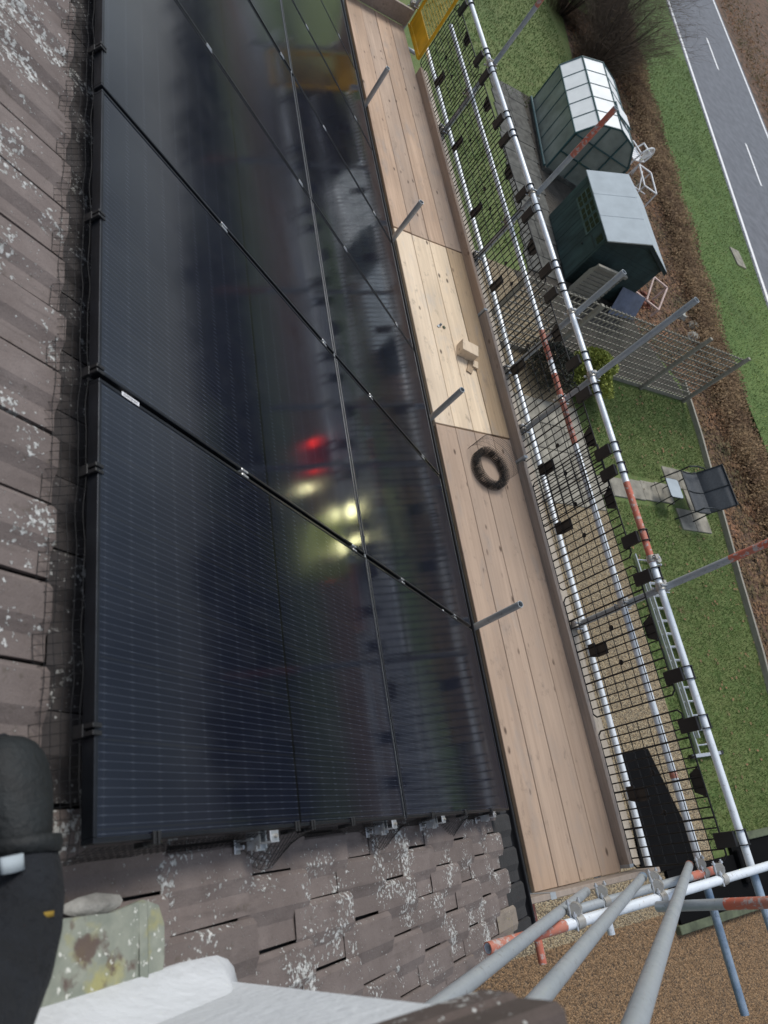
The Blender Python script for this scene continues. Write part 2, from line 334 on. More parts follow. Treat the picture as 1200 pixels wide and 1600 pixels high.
# ------------------------------------------------------------------ mesh helpers
class MB:
    def __init__(s): s.v = []; s.f = []; s.sm = []
    def add(s, vs, fs, smooth=False):
        k = len(s.v); s.v += [tuple(p) for p in vs]; s.f += [tuple(k+i for i in q) for q in fs]; s.sm += [smooth]*len(fs); return s
    def box(s, x0, x1, y0, y1, z0, z1):
        return s.add([(x0,y0,z0),(x1,y0,z0),(x1,y1,z0),(x0,y1,z0),(x0,y0,z1),(x1,y0,z1),(x1,y1,z1),(x0,y1,z1)],
                     [(3,2,1,0),(4,5,6,7),(0,1,5,4),(1,2,6,5),(2,3,7,6),(3,0,4,7)])
    def cbox(s, x0, x1, y0, y1, z0, z1, c=.004):
        # chamfered box
        V = []; idx = {}
        for ix in (0, 1):
            for iy in (0, 1):
                for iz in (0, 1):
                    X, Yy, Z = (x0, x1)[ix], (y0, y1)[iy], (z0, z1)[iz]
                    dx, dy, dz = (c, -c)[ix], (c, -c)[iy], (c, -c)[iz]
                    for a, p in enumerate(((X, Yy+dy, Z+dz), (X+dx, Yy, Z+dz), (X+dx, Yy+dy, Z))):
                        idx[ix, iy, iz, a] = len(V); V.append(p)
        F = []
        def q(*k): F.append(tuple(idx[i] for i in k))
        for a in (0, 1):
            q((a,0,0,0),(a,1,0,0),(a,1,1,0),(a,0,1,0)); q((0,a,0,1),(1,a,0,1),(1,a,1,1),(0,a,1,1)); q((0,0,a,2),(1,0,a,2),(1,1,a,2),(0,1,a,2))
            for b in (0, 1):
                q((a,b,0,0),(a,b,1,0),(a,b,1,1),(a,b,0,1)); q((a,0,b,0),(a,1,b,0),(a,1,b,2),(a,0,b,2)); q((0,a,b,1),(1,a,b,1),(1,a,b,2),(0,a,b,2))
                for d in (0, 1): q((a,b,d,0),(a,b,d,1),(a,b,d,2))
        return s.add(V, F)
    def bar(s, p0, p1, w, h, up=(0, 0, 1)):
        p0, p1 = Vector(p0), Vector(p1); d = (p1-p0).normalized(); up = Vector(up)
        x = d.cross(up)
        if x.length < 1e-4: x = d.cross(Vector((1, 0, 0)))
        x.normalize(); y = x.cross(d)
        V = [p + x*a*w/2 + y*b*h/2 for p in (p0, p1) for a, b in ((-1,-1),(1,-1),(1,1),(-1,1))]
        return s.add(V, [(3,2,1,0),(4,5,6,7),(0,1,5,4),(1,2,6,5),(2,3,7,6),(3,0,4,7)])
    def tube(s, p0, p1, r, n=12, r1=None, hollow=False):
        p0, p1 = Vector(p0), Vector(p1); d = (p1-p0).normalized(); r1 = r if r1 is None else r1
        x = d.orthogonal().normalized(); y = d.cross(x)
        V = []
        for p, rr in ((p0, r), (p1, r1)):
            V += [p + (x*math.cos(2*math.pi*i/n)+y*math.sin(2*math.pi*i/n))*rr for i in range(n)]
        s.add(V, [(i, (i+1) % n, n+(i+1) % n, n+i) for i in range(n)], True)
        if hollow:
            W = []
            for p, e in ((p0, .06), (p1, -.06)):
                W += [p + (x*math.cos(2*math.pi*i/n)+y*math.sin(2*math.pi*i/n))*r for i in range(n)]
                W += [p + (x*math.cos(2*math.pi*i/n)+y*math.sin(2*math.pi*i/n))*r*.84 for i in range(n)]
                W += [p + d*e + (x*math.cos(2*math.pi*i/n)+y*math.sin(2*math.pi*i/n))*r*.84 for i in range(n)]
            F = []
            for b in (0, 3*n):
                for k in (0, n):
                    F += [(b+k+i, b+k+(i+1) % n, b+k+n+(i+1) % n, b+k+n+i) for i in range(n)]
                F.append(tuple(b+2*n+i for i in range(n)))
            s.add(W, F)
        else:
            s.add([V[i] for i in range(n)], [tuple(range(n-1, -1, -1))]); s.add([V[n+i] for i in range(n)], [tuple(range(n))])
        return s
    def path(s, pts, r, n=6):
        for a, b in zip(pts[:-1], pts[1:]): s.tube(a, b, r, n)
        return s
    def prism(s, poly, z0, z1):
        k = len(poly)
        return s.add([(x, y, z0) for x, y in poly]+[(x, y, z1) for x, y in poly],
                     [tuple(range(k-1, -1, -1)), tuple(range(k, 2*k))]+[(i, (i+1) % k, k+(i+1) % k, k+i) for i in range(k)])
    def extr(s, poly3, vec):
        k = len(poly3); v = Vector(vec)
        return s.add([Vector(p) for p in poly3]+[Vector(p)+v for p in poly3],
                     [tuple(range(k-1, -1, -1)), tuple(range(k, 2*k))]+[(i, (i+1) % k, k+(i+1) % k, k+i) for i in range(k)])
    def mesh(s, name):
        me = bpy.data.meshes.new(name); me.from_pydata(s.v, [], s.f); me.update()
        me.polygons.foreach_set('use_smooth', s.sm)
        return me
    def build(s, name, mat, parent=None, loc=None):
        return obj(name, s.mesh(name), mat, parent, loc)
def obj(name, me, mat, parent=None, loc=None):
    if mat and not me.materials: me.materials.append(M[mat] if isinstance(mat, str) else mat)
    o = bpy.data.objects.new(name, me); col.objects.link(o)
    if parent: o.parent = parent
    if loc: o.location = loc
    return o
def tag(o, label=None, cat=None, group=None, kind=None):
    if label: o['label'] = label
    if cat: o['category'] = cat
    if group: o['group'] = group
    if kind: o['kind'] = kind
    return o
def empty(name, loc=(0, 0, 0), rot=(0, 0, 0)):
    o = bpy.data.objects.new(name, None); col.objects.link(o); o.location = loc; o.rotation_euler = rot; o.empty_display_size = .1; return o
def sheet(name, polys, z, mat, kind='structure'):
    b = MB()
    for p in polys: b.add([(x, y, z) for x, y in p], [tuple(range(len(p)))])
    return tag(b.build(name, mat), kind=kind)
ORD = ['first', 'second', 'third', 'fourth', 'fifth', 'sixth', 'seventh', 'eighth', 'ninth', 'tenth', 'eleventh']
GZ = -6.6
RP = lambda s, u, n: Vector((s*math.cos(TH)+n*math.sin(TH), u, -s*math.sin(TH)+n*math.cos(TH)))

# ------------------------------------------------------------------ the ground
def rect(x0, x1, y0, y1): return [(x0, y0), (x1, y0), (x1, y1), (x0, y1)]
sheet('ground', [rect(-400, 600, -500, 700)], GZ-.03, 'field')
sheet('lawn', [[(3, -1.7), (15.0, -1.7), (16, 8), (18, 14), (21, 24), (24, 40), (3, 40)]], GZ-.008, 'lawn')
HEDGE = [(17.2, -6), (17.4, 3), (17.65, 9), (18.95, 15.8), (20.4, 23), (21.9, 30), (23.6, 38), (25.5, 47)]   # outer line of the hedge
BED = [(13.9, -6), (14.3, .5), (14.44, 1.57), (14.6, 2.36), (14.84, 4.08), (15.13, 5.83), (15.46, 7.79), (15.63, 9.34), (14.6, 10.6), (14.2, 13.), (14.6, 15.4), (15.6, 19.), (16.4, 21.5), (17.4, 27)]
sheet('soil_bed', [BED + [(21.3, 27), (20.4, 23), (18.95, 15.8), (17.65, 9), (17.4, 3), (17.2, -6)]], GZ, 'soil')
sheet('yard', [[(9.6, 8.95), (15.6, 8.95), (14.7, 10.6), (14.3, 13), (14.7, 15.4), (15.5, 18.9), (12.6, 18.9), (10.9, 11.3), (9.6, 11.)]], GZ-.004, 'yard')
# road and verges: direction of the road
RD = Vector((3.25, 14.12)).normalized(); RN = Vector((RD.y, -RD.x))
def rl(off, t): p = Vector((23.07, 14.55))+RN*off+RD*t; return (p.x, p.y)
W0, W1 = -.22, 5.62
sheet('verge', [[(17.0, -40), rl(W0, -60), rl(W0, 120), (40, 140), (25.4, 47), (23.5, 38), (21.8, 30), (20.3, 23), (18.85, 15.8), (17.55, 9), (17.3, 3)]], GZ+.004, 'verge')
sheet('far_verge', [[rl(W1, -60), rl(W1+9, -60), rl(W1+9, 160), rl(W1, 160)]], GZ+.004, 'soil')
sheet('road', [[rl(W0, -60), rl(W1, -60), rl(W1, 160), rl(W0, 160)]], GZ+.012, 'asphalt')
def roadmark(name, off, w, t0, t1): return tag(sheet(name, [[rl(off-w/2, t0), rl(off+w/2, t0), rl(off+w/2, t1), rl(off-w/2, t1)]], GZ+.018, 'white_paint'))
roadmark('road_edge_line', 0, .16, -60, 160); roadmark('road_edge_line', 5.37, .16, -60, 160)
import itertools
for k in range(-6, 14):
    t = 8.45+k*8.95
    roadmark('road_centre_mark', 2.72, .13, t, t+2.95)
sheet('gravel', [[(2.2, -1.6), (11.1, -1.6), (11.1, 8.8), (10.4, 11.2), (2.2, 11.6)]], GZ, 'gravel')
sheet('gravel_drive', [[(2.2, -30), (30, -30), (14, -2.0), (14, -1.6), (2.2, -1.6)]], GZ+.001, 'drive')
def slabs(name, cells, mat, z=GZ):
    base = None
    for (x0, x1, y0, y1) in cells:
        b = MB().cbox(x0+.006, x1-.006, y0+.006, y1-.006, z-.03, z+.022+random.uniform(-.004, .006), .008)
        o = b.build('paving_slab', mat, base)
        if base is None:
            o.name = name; tag(o, kind='structure'); base = o
sl = []
for i in range(6): sl.append((10.98+i*.5, 11.48+i*.5, 5.57+i*.02, 6.02+i*.03))
for j in range(3): sl.append((13.98, 14.5, 5.05+j*.52, 5.57+j*.52)); sl.append((13.46+.0*j, 13.98, 5.05+j*.52, 5.57+j*.52))
sl = [c for c in sl if not (c[0] > 13.3 and c[1] < 13.99 and 5.4 < c[2] < 5.7 and c[3] > 6.0)]
slabs('bench_path', sl, 'paving')
slabs('patio_path', [(9.3+i*.6, 9.9+i*.6, 5.2+j*.6, 5.8+j*.6) for i in range(3) for j in range(4)], 'paving')
slabs('garden_path', [(10.95+.075*j+i*.62, 11.57+.075*j+i*.62, 11.4+j*.62, 12.02+j*.62) for i in range(2) for j in range(12)], 'paving_dark')
# bed edging boards
for a, b_ in zip(BED[1:7], BED[2:8]):
    e = MB().bar((a[0], a[1], GZ+.05), (b_[0], b_[1], GZ+.05), .06, .14)
    tag(e.build('bed_edging', 'wood_grey'), kind='structure')

def scatter_blades(name, regions, count, h, mat, label, cat, w=.006, spread=.025, z=GZ):
    b = MB(); A = sum((r[1]-r[0])*(r[3]-r[2]) for r in regions)
    for r in regions:
        for _ in range(int(count*(r[1]-r[0])*(r[3]-r[2])/A)):
            x, y = random.uniform(r[0], r[1]), random.uniform(r[2], r[3])
            if len(r) > 4 and not r[4](x, y): continue
            a = random.uniform(0, 6.283); hh = h*random.uniform(.4, 1.2); dx, dy = math.cos(a)*w, math.sin(a)*w
            lx, ly = random.uniform(-spread, spread), random.uniform(-spread, spread)
            b.add([(x-dx, y-dy, z-.004), (x+dx, y+dy, z-.004), (x+lx, y+ly, z+hh)], [(0, 1, 2)])
    return tag(b.build(name, mat), label, cat, kind='stuff')
def bedx(y):
    for a, b_ in zip(BED[:-1], BED[1:]):
        if a[1] <= y <= b_[1]: return a[0]+(b_[0]-a[0])*(y-a[1])/(b_[1]-a[1])
    return 15
nopath = lambda x, y: x < bedx(y)-.05 and not (5.5 < y < 6.2 and x < 14.5) and not (13.4 < x < 14.55 and 5.0 < y < 6.65)
scatter_blades('grass', [(11.12, 15.6, -.95, 8.7, nopath)], 95000, .032, 'grass_blade', 'short green grass of the garden lawn', 'grass')
scatter_blades('grass', [(9.5, 16.3, 18.2, 30, lambda x, y: x < bedx(min(y, 26.9))), (9.5, 11., 11.6, 18.2)], 30000, .06, 'grass_blade', 'mown grass beyond the greenhouse', 'grass', .010)
def hx(y):
    for a, b_ in zip(HEDGE[:-1], HEDGE[1:]):
        if a[1] <= y <= b_[1]: return a[0]+(b_[0]-a[0])*(y-a[1])/(b_[1]-a[1])
    return 99
scatter_blades('grass', [(17.6, 26.5, 5, 29, lambda x, y: x > hx(y)+.02 and (x-23.07)*RN.x+(y-14.55)*RN.y < W0+.05)], 70000, .06, 'grass_blade', 'roadside verge grass between hedge and road', 'grass', .010, .05)
b = MB()
for _ in range(420):
    x, y = random.uniform(11.2, 15.3), random.uniform(-.3, 8.6)
    if not nopath(x, y) and random.random() < .7: continue
    a = random.uniform(0, 6.28); l_ = random.uniform(.02, .045); dx, dy = math.cos(a)*l_, math.sin(a)*l_
    b.add([(x-dx, y-dy, GZ+.025), (x+dy*.6, y-dx*.6, GZ+.03), (x+dx, y+dy, GZ+.027), (x-dy*.6, y+dx*.6, GZ+.032)], [(0, 1, 2, 3)])
tag(b.build('fallen_leaves', 'bracken'), 'fallen brown leaves scattered on the lawn', 'leaves', kind='stuff')
# leaf litter and dead growth on the bed
b = MB()
for _ in range(26000):
    y = random.uniform(0, 26.5); x = random.uniform(bedx(y)+.08, hx(y)); a = random.uniform(0, 6.28); l_ = random.uniform(.02, .06)
    h = random.uniform(0, .02) + (abs(random.gauss(0, .10)) if random.random() < .4 else 0); t = random.uniform(-.6, .6)
    dx, dy = math.cos(a)*l_, math.sin(a)*l_
    b.add([(x-dx, y-dy, GZ+h+.01), (x+dy*.5, y-dx*.5, GZ+h+.012+t*l_), (x+dx, y+dy, GZ+h+.012), (x-dy*.5, y+dx*.5, GZ+h+.012-t*l_*.2)], [(0, 1, 2, 3)])
tag(b.build('leaf_litter', 'bracken'), 'brown leaf litter and dead stems on the soil bed', 'leaves', kind='stuff')
# loose pebbles over the gravel
b = MB()
def pebble(b, x, y, z, r):
    a = random.uniform(0, 6.28); ca, sa = math.cos(a)*r, math.sin(a)*r; q = random.uniform(.6, 1.)
    b.add([(x-ca, y-sa, z), (x+sa*q, y-ca*q, z), (x+ca, y+sa, z), (x-sa*q, y+ca*q, z), (x+random.uniform(-.3, .3)*r, y+random.uniform(-.3, .3)*r, z+r*random.uniform(.5, .9))],
          [(0, 1, 4), (1, 2, 4), (2, 3, 4), (3, 0, 4)])
for _ in range(60000):
    x, y = random.uniform(7, 11.1), random.uniform(-1.6, 11.)
    if x > 11.1 and y > -1.8: continue
    pebble(b, x, y, GZ-.002, random.uniform(.009, .02))
tag(b.build('gravel_stones', 'pebble'), 'loose tan stones of the gravel strip below the platform', 'gravel', kind='stuff')
b = MB()
for _ in range(42000):
    x, y = random.uniform(5., 12.5), random.uniform(-3.7, -1.6); pebble(b, x, y, GZ-.001, random.uniform(.010, .022))
tag(b.build('gravel_stones', 'pebble_brown'), 'loose brown stones of the gravel drive at the house end', 'gravel', kind='stuff')

# ------------------------------------------------------------------ house, roof tiles
house = tag(empty('house', (-.4, 4.5, GZ)), 'brown tiled house roof with white chimney under the solar panels', 'house')
hl = Vector((.4, -4.5, -GZ))       # world -> house local offset
def hpart(b, name, mat): return b.build(name, mat, house, hl)
VY, FY = -.72, 10.6                # verge and far end of the roof
hpart(MB().box(-2.9, 2.72, VY+.12, FY-.1, GZ, -2.35), 'wall', 'wall')
RS = -.62                          # ridge position up the slope
roof = MB()
p = lambda s, u, n: tuple(RP(s, u, n))
roof = obj('roof', MB().box(RS, 3.80, VY+.01, FY, -.24, -.165).mesh('roof'), 'tile_dark', house, hl)
roof.rotation_euler = (0, TH, 0)
rx = RP(RS, 0, 0).x
back = MB().box(-5.0, -RS*0+RS*0, VY+.01, FY, -.24, -.165)
EDGES = [-.43, -.022, .36, .74, 1.07, 1.38, 1.69, 2.0, 2.31, 2.62, 2.93, 3.24, 3.55, 3.86]
PW = .2
def tile_shape(b, s1, L, u0, w, n0=0., lift=.018, tw=0.):
    prof = [(0, .000), (.058*w/PW, .000), (.078*w/PW, .008), (.098*w/PW, .0165), (.180*w/PW, .0175), (w-.004, .006)]
    top0 = [(s1-L, u0+u, n0+h-.020) for u, h in prof]
    top1 = [(s1, u0+u, n0+h+lift-.020+tw*(u/w-.5)) for u, h in prof]
    bot1 = [(s1, u0+u, n0+h+lift-.034+tw*(u/w-.5)) for u, h in prof]
    bot0 = [(s1-L, u0+u, n0+h-.034) for u, h in prof]
    k = len(prof); V = top0+top1+bot1+bot0; F = []
    for i in range(k-1):
        F += [(i, i+1, k+i+1, k+i), (k+i, k+i+1, 2*k+i+1, 2*k+i)]
    F += [(0, k, 2*k, 3*k), (k-1, 4*k-1, 3*k-1, 2*k-1)]
    F = [tuple(reversed(f)) for f in F]
    return b.add(V, F)
NT = -.122
variants = [tile_shape(MB(), 0, .385, 0, PW-.004, 0, .018+random.uniform(-.003, .003), random.uniform(-.003, .003)).mesh('roof_tile') for _ in range(6)]
for me in variants: me.materials.append(M['tile'])
long_me = tile_shape(MB(), 0, .47, 0, PW-.010, 0, .024).mesh('roof_tile'); long_me.materials.append(M['tile'])
short_me = tile_shape(MB(), 0, .2, 0, PW-.004, 0, .02).mesh('roof_tile'); short_me.materials.append(M['tile'])
dyn = {}
def var_mesh(i, mat):
    if (i, mat) not in dyn:
        me = variants[i].copy(); me.materials.clear(); me.materials.append(M[mat]); dyn[i, mat] = me
    return dyn[i, mat]
rest = MB(); rest_dark = MB()
for k, e in enumerate(EDGES):
    off = (k % 2)*PW/2
    iu = -4
    while True:
        u0 = iu*PW + .014 - off + .08
        iu += 1
        if u0 > FY-.2: break
        if u0 < VY-.001:
            w = u0+PW-VY
            if w < .03: continue
            bb = tile_shape(MB(), 0, .2 if k == 0 else .385, 0, w-.003)
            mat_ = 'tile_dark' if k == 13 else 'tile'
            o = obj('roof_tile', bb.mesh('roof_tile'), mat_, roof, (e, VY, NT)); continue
        near = u0 < .06 or (e < .75 and u0 < 4.7)
        mt = 'tile'
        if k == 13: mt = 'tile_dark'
        elif k == 12 and random.random() < .5 and u0 < -.15: mt = 'tile_pale'
        elif e == .36: mt = 'tile_dark_course' if u0 > .02 else 'tile'
        if near:
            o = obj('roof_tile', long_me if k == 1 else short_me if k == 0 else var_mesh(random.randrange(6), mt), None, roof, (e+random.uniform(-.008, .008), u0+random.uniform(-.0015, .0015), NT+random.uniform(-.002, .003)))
            o.rotation_euler = (random.uniform(-.012, .012), random.uniform(-.006, .006), random.uniform(-.012, .012))
        else:
            tile_shape(rest, e+random.uniform(-.006, .006), (.2, .47)[k] if k < 2 else .385, u0, PW-.004, NT+random.uniform(-.002, .003))
tag(obj('roof_tiles', rest.mesh('roof_tiles'), 'tile', roof), kind='stuff')
# the slope behind the ridge
back = MB()
for k in range(14):
    for j in range(56):
        tile_shape(back, -.36+.31*k+.0, .25 if k == 0 else .385, VY+.005+j*PW, PW-.004, NT)
bo = obj('back_roof', back.mesh('back_roof'), 'tile', house)
tag(bo, kind='stuff')
apex = RP(RS, 0, 0)
bo.rotation_euler = (0, TH, math.pi)
bo.location = hl + Vector((2*apex.x, VY+FY, 0))
dk = MB().box(RS, 3.8, VY+.01, FY, -.24, -.165)
bd = obj('back_roof_deck', dk.mesh('back_roof_deck'), 'tile_dark', house); bd.rotation_euler = (0, TH, math.pi); bd.location = bo.location
# ridge tiles
az = RP(RS, 0, -.115)
for j in range(24):
    y0 = .06+j*.445
    rb = MB(); N_ = 9; V = []
    for yy, rr in ((y0, .118), (y0+.44, .114)):
        for rad in (rr, rr-.016):
            V += [(az.x+math.cos(a)*rad*1.12, yy, az.z-.062+math.sin(a)*rad) for a in [R(-14+208*i/(N_-1)) for i in range(N_)]]
    F = []
    for i in range(N_-1):
        F += [(i, i+1, 2*N_+i+1, 2*N_+i), (N_+i, 3*N_+i, 3*N_+i+1, N_+i+1), (i, N_+i, N_+i+1, i+1), (2*N_+i, 2*N_+i+1, 3*N_+i+1, 3*N_+i)]
    F += [(0, 2*N_, 3*N_, N_), (N_-1, 2*N_-1, 4*N_-1, 3*N_-1)]
    rb.add(V, F)
    o = rb.build('ridge_tile', 'tile', house, hl)
# verge mortar and barge board
vb = MB().add([p(RS, VY-.001, -.17), p(3.86, VY-.001, -.17), p(3.86, VY+.03, -.135), p(RS, VY+.03, -.135), p(RS, VY-.001, -.135), p(3.86, VY-.001, -.135)], [(0, 1, 5, 4), (4, 5, 2, 3)])
hpart(vb, 'verge_mortar', 'mortar')
hpart(MB().add([p(RS, VY-.012, -.175), p(3.9, VY-.012, -.175), p(3.9, VY-.012, -.36), p(RS, VY-.012, -.36), p(RS, VY+.012, -.175), p(3.9, VY+.012, -.175), p(3.9, VY+.012, -.36), p(RS, VY+.012, -.36)],
               [(0, 1, 2, 3), (7, 6, 5, 4), (0, 4, 5, 1), (3, 2, 6, 7), (1, 5, 6, 2)]), 'barge_board', 'white_paint')
# gutter and fascia
ge = RP(3.86, 0, -.12)
gx, gz = ge.x+.035, ge.z-.045
gb = MB(); N_ = 11; V = []
for yy in (VY-.02, FY):
    for rad in (.062, .057):
        V += [(gx+math.cos(a)*rad, yy, gz+math.sin(a)*rad) for a in [math.pi+math.pi*i/(N_-1) for i in range(N_)]]
F = []
for i in range(N_-1):
    F += [(i, i+1, 2*N_+i+1, 2*N_+i), (N_+i, 3*N_+i, 3*N_+i+1, N_+i+1)]
F += [(0, 2*N_, 3*N_, N_), (N_-1, 2*N_-1, 4*N_-1, 3*N_-1)]
gb.add(V, F, True)
hpart(gb, 'gutter', 'gutter')
hpart(MB().box(gx-.115, gx-.068, VY, FY, gz-.2, gz+.02), 'fascia', 'gutter')
# chimney
CX0, CX1, CY0, CY1 = -1.02, .440, -1.15, -.338
chim = MB().cbox(CX0, CX1, CY0, CY1, -1.5, .57, .018)
chimo = hpart(chim, 'chimney', 'render')
# white rendered fillet round the chimney foot, following the slope
fl = MB(); V = []
S3 = [(-.2, 0), (.45, 0), (.60, 0)]
steps = [(-.22, -.265), (.1, -.268), (.42, -.268), (.53, -.274), (.575, -.29), (.60, -.312), (.612, -.345), (.615, -.40), (.615, -1.1)]
inn = [(-.22, -.345), (.1, -.345), (.38, -.345), (.40, -.345), (.41, -.345), (.42, -.345), (.42, -.345), (.42, -.40), (.42, -1.1)]
for (s, u), (s2, u2) in zip(steps, inn):
    V += [p(s, u, -.125), p(s, u, -.092), p((s*.6+s2*.4), (u*.6+u2*.4), -.058), p(s2-.03, u2, .05)]
F = []
for i in range(len(steps)-1):
    for j in range(3): F.append((4*i+j, 4*i+j+1, 4*i+j+5, 4*i+j+4))
fl.add(V, [tuple(reversed(f)) for f in F], True)
fl.build('render_fillet', 'render', chimo)
cap = MB().cbox(CX0-.03, CX1+.03, CY0-.03, CY1+.018, .565, .66, .012)
capo = cap.build('cap_course', 'brick_cap', chimo)
MB().cbox(CX0-.02, CX1+.02, CY0-.02, CY1+.014, .664, .765, .012).build('cap_course', 'brick_cap', chimo)
MB().cbox(CX0+.03, CX1-.03, CY0+.03, CY1-.03, .76, .80, .012).build('flaunching', 'mortar', chimo)
# lead flashing with lichen beside the chimney
ld = MB()
outl = [(-.06, -.275), (-.03, -.16), (.02, -.125), (.16, -.132), (.26, -.118), (.315, -.135), (.335, -.175), (.335, -.235), (.325, -.275)]
V = [p(s, u, -.098+.006*math.sin(9*s)) for s, u in outl]+[p(s, u, -.108) for s, u in outl]
k = len(outl)
ld.add(V, [tuple(range(k-1, -1, -1))]+[(i, i+1, k+i+1, k+i) for i in range(k-1)])
flash = hpart(ld, 'flashing', 'lead')
MB().add([p(.245, -.272, -.094), p(.245, -.125, -.094), p(.262, -.125, -.086), p(.262, -.272, -.086), p(.275, -.125, -.094), p(.275, -.272, -.094)], [(3, 2, 1, 0), (5, 4, 2, 3)]).build('lead_roll', 'lead', flash)
mo = MB()
ring = []
for i in range(12):
    a = 6.283*i/12; ring.append((.13+math.cos(a)*.10*random.uniform(.8, 1.1), -.112+math.sin(a)*.022*random.uniform(.8, 1.1)))
mo.add([p(s, u, -.112) for s, u in ring]+[p(.13, -.112, -.082)], [(i, (i+1) % 12, 12) for i in range(12)], True)
mo.build('mortar_patch', 'mortar', flash)

# ------------------------------------------------------------------ solar panels
PL, PWD, SP, UP_ = 1.722, 1.134, 1.742, 1.154
fr = MB()
def frame_bars(b):
    t, h = .011, .035
    b.cbox(0, PL, 0, t, -h, 0, .0015); b.cbox(0, PL, PWD-t, PWD, -h, 0, .0015)
    b.cbox(0, t, t, PWD-t, -h, 0, .0015); b.cbox(PL-t, PL, t, PWD-t, -h, 0, .0015)
    return b
fme = frame_bars(MB()).mesh('frame'); fme.materials.append(M['black_frame'])
gme = MB().box(.0105, PL-.0105, .0105, PWD-.0105, -.008, -.0025).mesh('glass'); gme.materials.append(M['glass'])
bme = MB().box(.012, PL-.012, .012, PWD-.012, -.012, -.0085).mesh('backsheet'); bme.materials.append(M['black_plastic'])
panels = {}
for row in range(2):
    for k in range(8):
        pn = empty('solar_panel', RP(row*SP, k*UP_, 0), (random.uniform(-.002, .002), TH+random.uniform(-.001, .001), random.uniform(-.0015, .0015)))
        where = 'upper row by the ridge' if row == 0 else 'lower row by the gutter'
        tag(pn, 'black solar panel, %s in the %s counted from the chimney end' % (ORD[k], where), 'solar panel', 'solar panels on the roof')
        obj('frame', fme, None, pn); obj('glass', gme, None, pn); obj('backsheet', bme, None, pn); panels[row, k] = pn
for k in range(8):
    MB().box(PL+.003, PL+.017, .0, PWD+.02, -.010, -.006).build('joint_strip', 'alu', panels[0, k])
# serial label on the frame edge in the first joint
st = MB().box(.10, .155, PWD+.0005, PWD+.0012, -.026, -.006).build('serial_label', 'card', panels[0, 0])
MB().box(.085, .155, PWD-.009, PWD+.004, .0005, .0012).build('serial_label', 'card', panels[0, 0])
for i in range(12):
    x = .092+i*.0048; MB().box(x, x+.0022, PWD-.006, PWD+.001, .0013, .0016).build('bar_mark', 'ink', bpy.data.objects[panels[0, 0].children[-1].name if False else st.name])
MB().box(PL-.62+.0, PL-.60, PWD-.006, PWD+.002, .0005, .0012).build('serial_label', 'card', panels[1, 0])
# mounting rails with clamps
rails = [(.70, 'topmost'), (1.60, 'second'), (2.20, 'third'), (3.10, 'lowest')]
for s0, nm in rails:
    rt = empty('mounting_rail', RP(s0, 0, -.06), (0, TH, 0))
    tag(rt, '%s aluminium mounting rail under the panels with silver clamps in the joints' % nm, 'rail', 'panel mounting rails')
    b = MB(); b.box(-.02, .02, -.045, 9.3, -.02, -.012); b.box(-.02, -.012, -.045, 9.3, -.012, .022); b.box(.012, .02, -.045, 9.3, -.012, .022); b.box(-.012, .012, -.04, 9.3, .0, .006)
    b.build('rail', 'alu', rt)
    for k in range(1, 9):
        y = k*UP_-.010
        c = MB(); c.cbox(-.02, .02, y-.0135, y-.006, .0605, .0635, .001); c.cbox(-.02, .02, y+.006, y+.0135, .0605, .0635, .001); c.box(-.02, .02, y-.008, y-.006, .045, .0605); c.box(-.02, .02, y+.006, y+.008, .045, .0605); c.box(-.02, .02, y-.008, y+.008, .043, .045)
        co = c.build('mid_clamp', 'alu', rt)
        MB().tube((0, y, .045), (0, y, .058), .0055, 6).build('bolt', 'fitting', co)
    c = MB(); c.cbox(-.022, .022, -.03, -.003, .056, .0605, .001); c.box(-.022, .022, -.034, -.029, .01, .0605); c.box(-.022, .022, -.05, -.03, .006, .012)
    co = c.build('end_clamp', 'alu', rt)
    MB().tube((0, -.018, .0605), (0, -.018, .069), .006, 6).build('bolt', 'fitting', co)
    hk = MB(); hk.cbox(-.05, -.022, -.05, -.012, -.045, -.040, .001); hk.box(-.045, -.03, -.02, -.014, -.045, .01); hk.tube((-.036, -.034, -.04), (-.036, -.034, -.02), .006, 6)
    hk.build('roof_hook', 'alu', rt)
# pigeon mesh round the array
def net(name, label, pts_fn, nu, nv, clips):
    b = MB()
    for i in range(nu+1):
        pts = [pts_fn(i/nu, j/nv) for j in range(nv+1)]
        b.path(pts, .0009, 3)
    for j in range(nv+1):
        pts = [pts_fn(i/nu, j/nv) for i in range(nu+1)]
        b.path(pts, .0009, 3)
    root = empty(name, RP(0, 0, -.1)); tag(root, label, 'bird mesh')
    o = b.build('wire_mesh', 'mesh_black', root); o.location = -root.location
    for (s, u, ax) in clips:
        c = MB()
        if ax == 'u':
            for du in (-.008, .008):
                c.cbox(-.006, .016, du-.005, du+.005, .0005, .006, .001); c.cbox(-.012, -.003, du-.005, du+.005, -.045, .006, .001)
            c.cbox(-.014, -.002, -.014, .014, -.05, -.02, .001)
        else:
            for ds in (-.008, .008):
                c.cbox(ds-.005, ds+.005, -.006, .016, .0005, .006, .001); c.cbox(ds-.005, ds+.005, -.012, -.003, -.045, .006, .001)
            c.cbox(-.014, .014, -.014, -.002, -.05, -.02, .001)
        q = c.build('clip', 'black_plastic', root); q.rotation_euler = (0, TH, 0); q.location = RP(s, u, 0)-root.location
    return root
def upper(a, t):
    u = -.02+a*5.2
    return RP(-.010-.052*t**1.2+.002*math.sin(40*u), u, -.03-.088*t+.003*math.sin(23*u))
net('pigeon_mesh', 'black wire mesh along the upper edge of the panels facing the ridge', upper, 210, 5,
    [(0, .225, 'u'), (0, .86, 'u'), (0, 1.16, 'u'), (0, 1.72, 'u'), (0, 2.5, 'u'), (0, 3.3, 'u')])
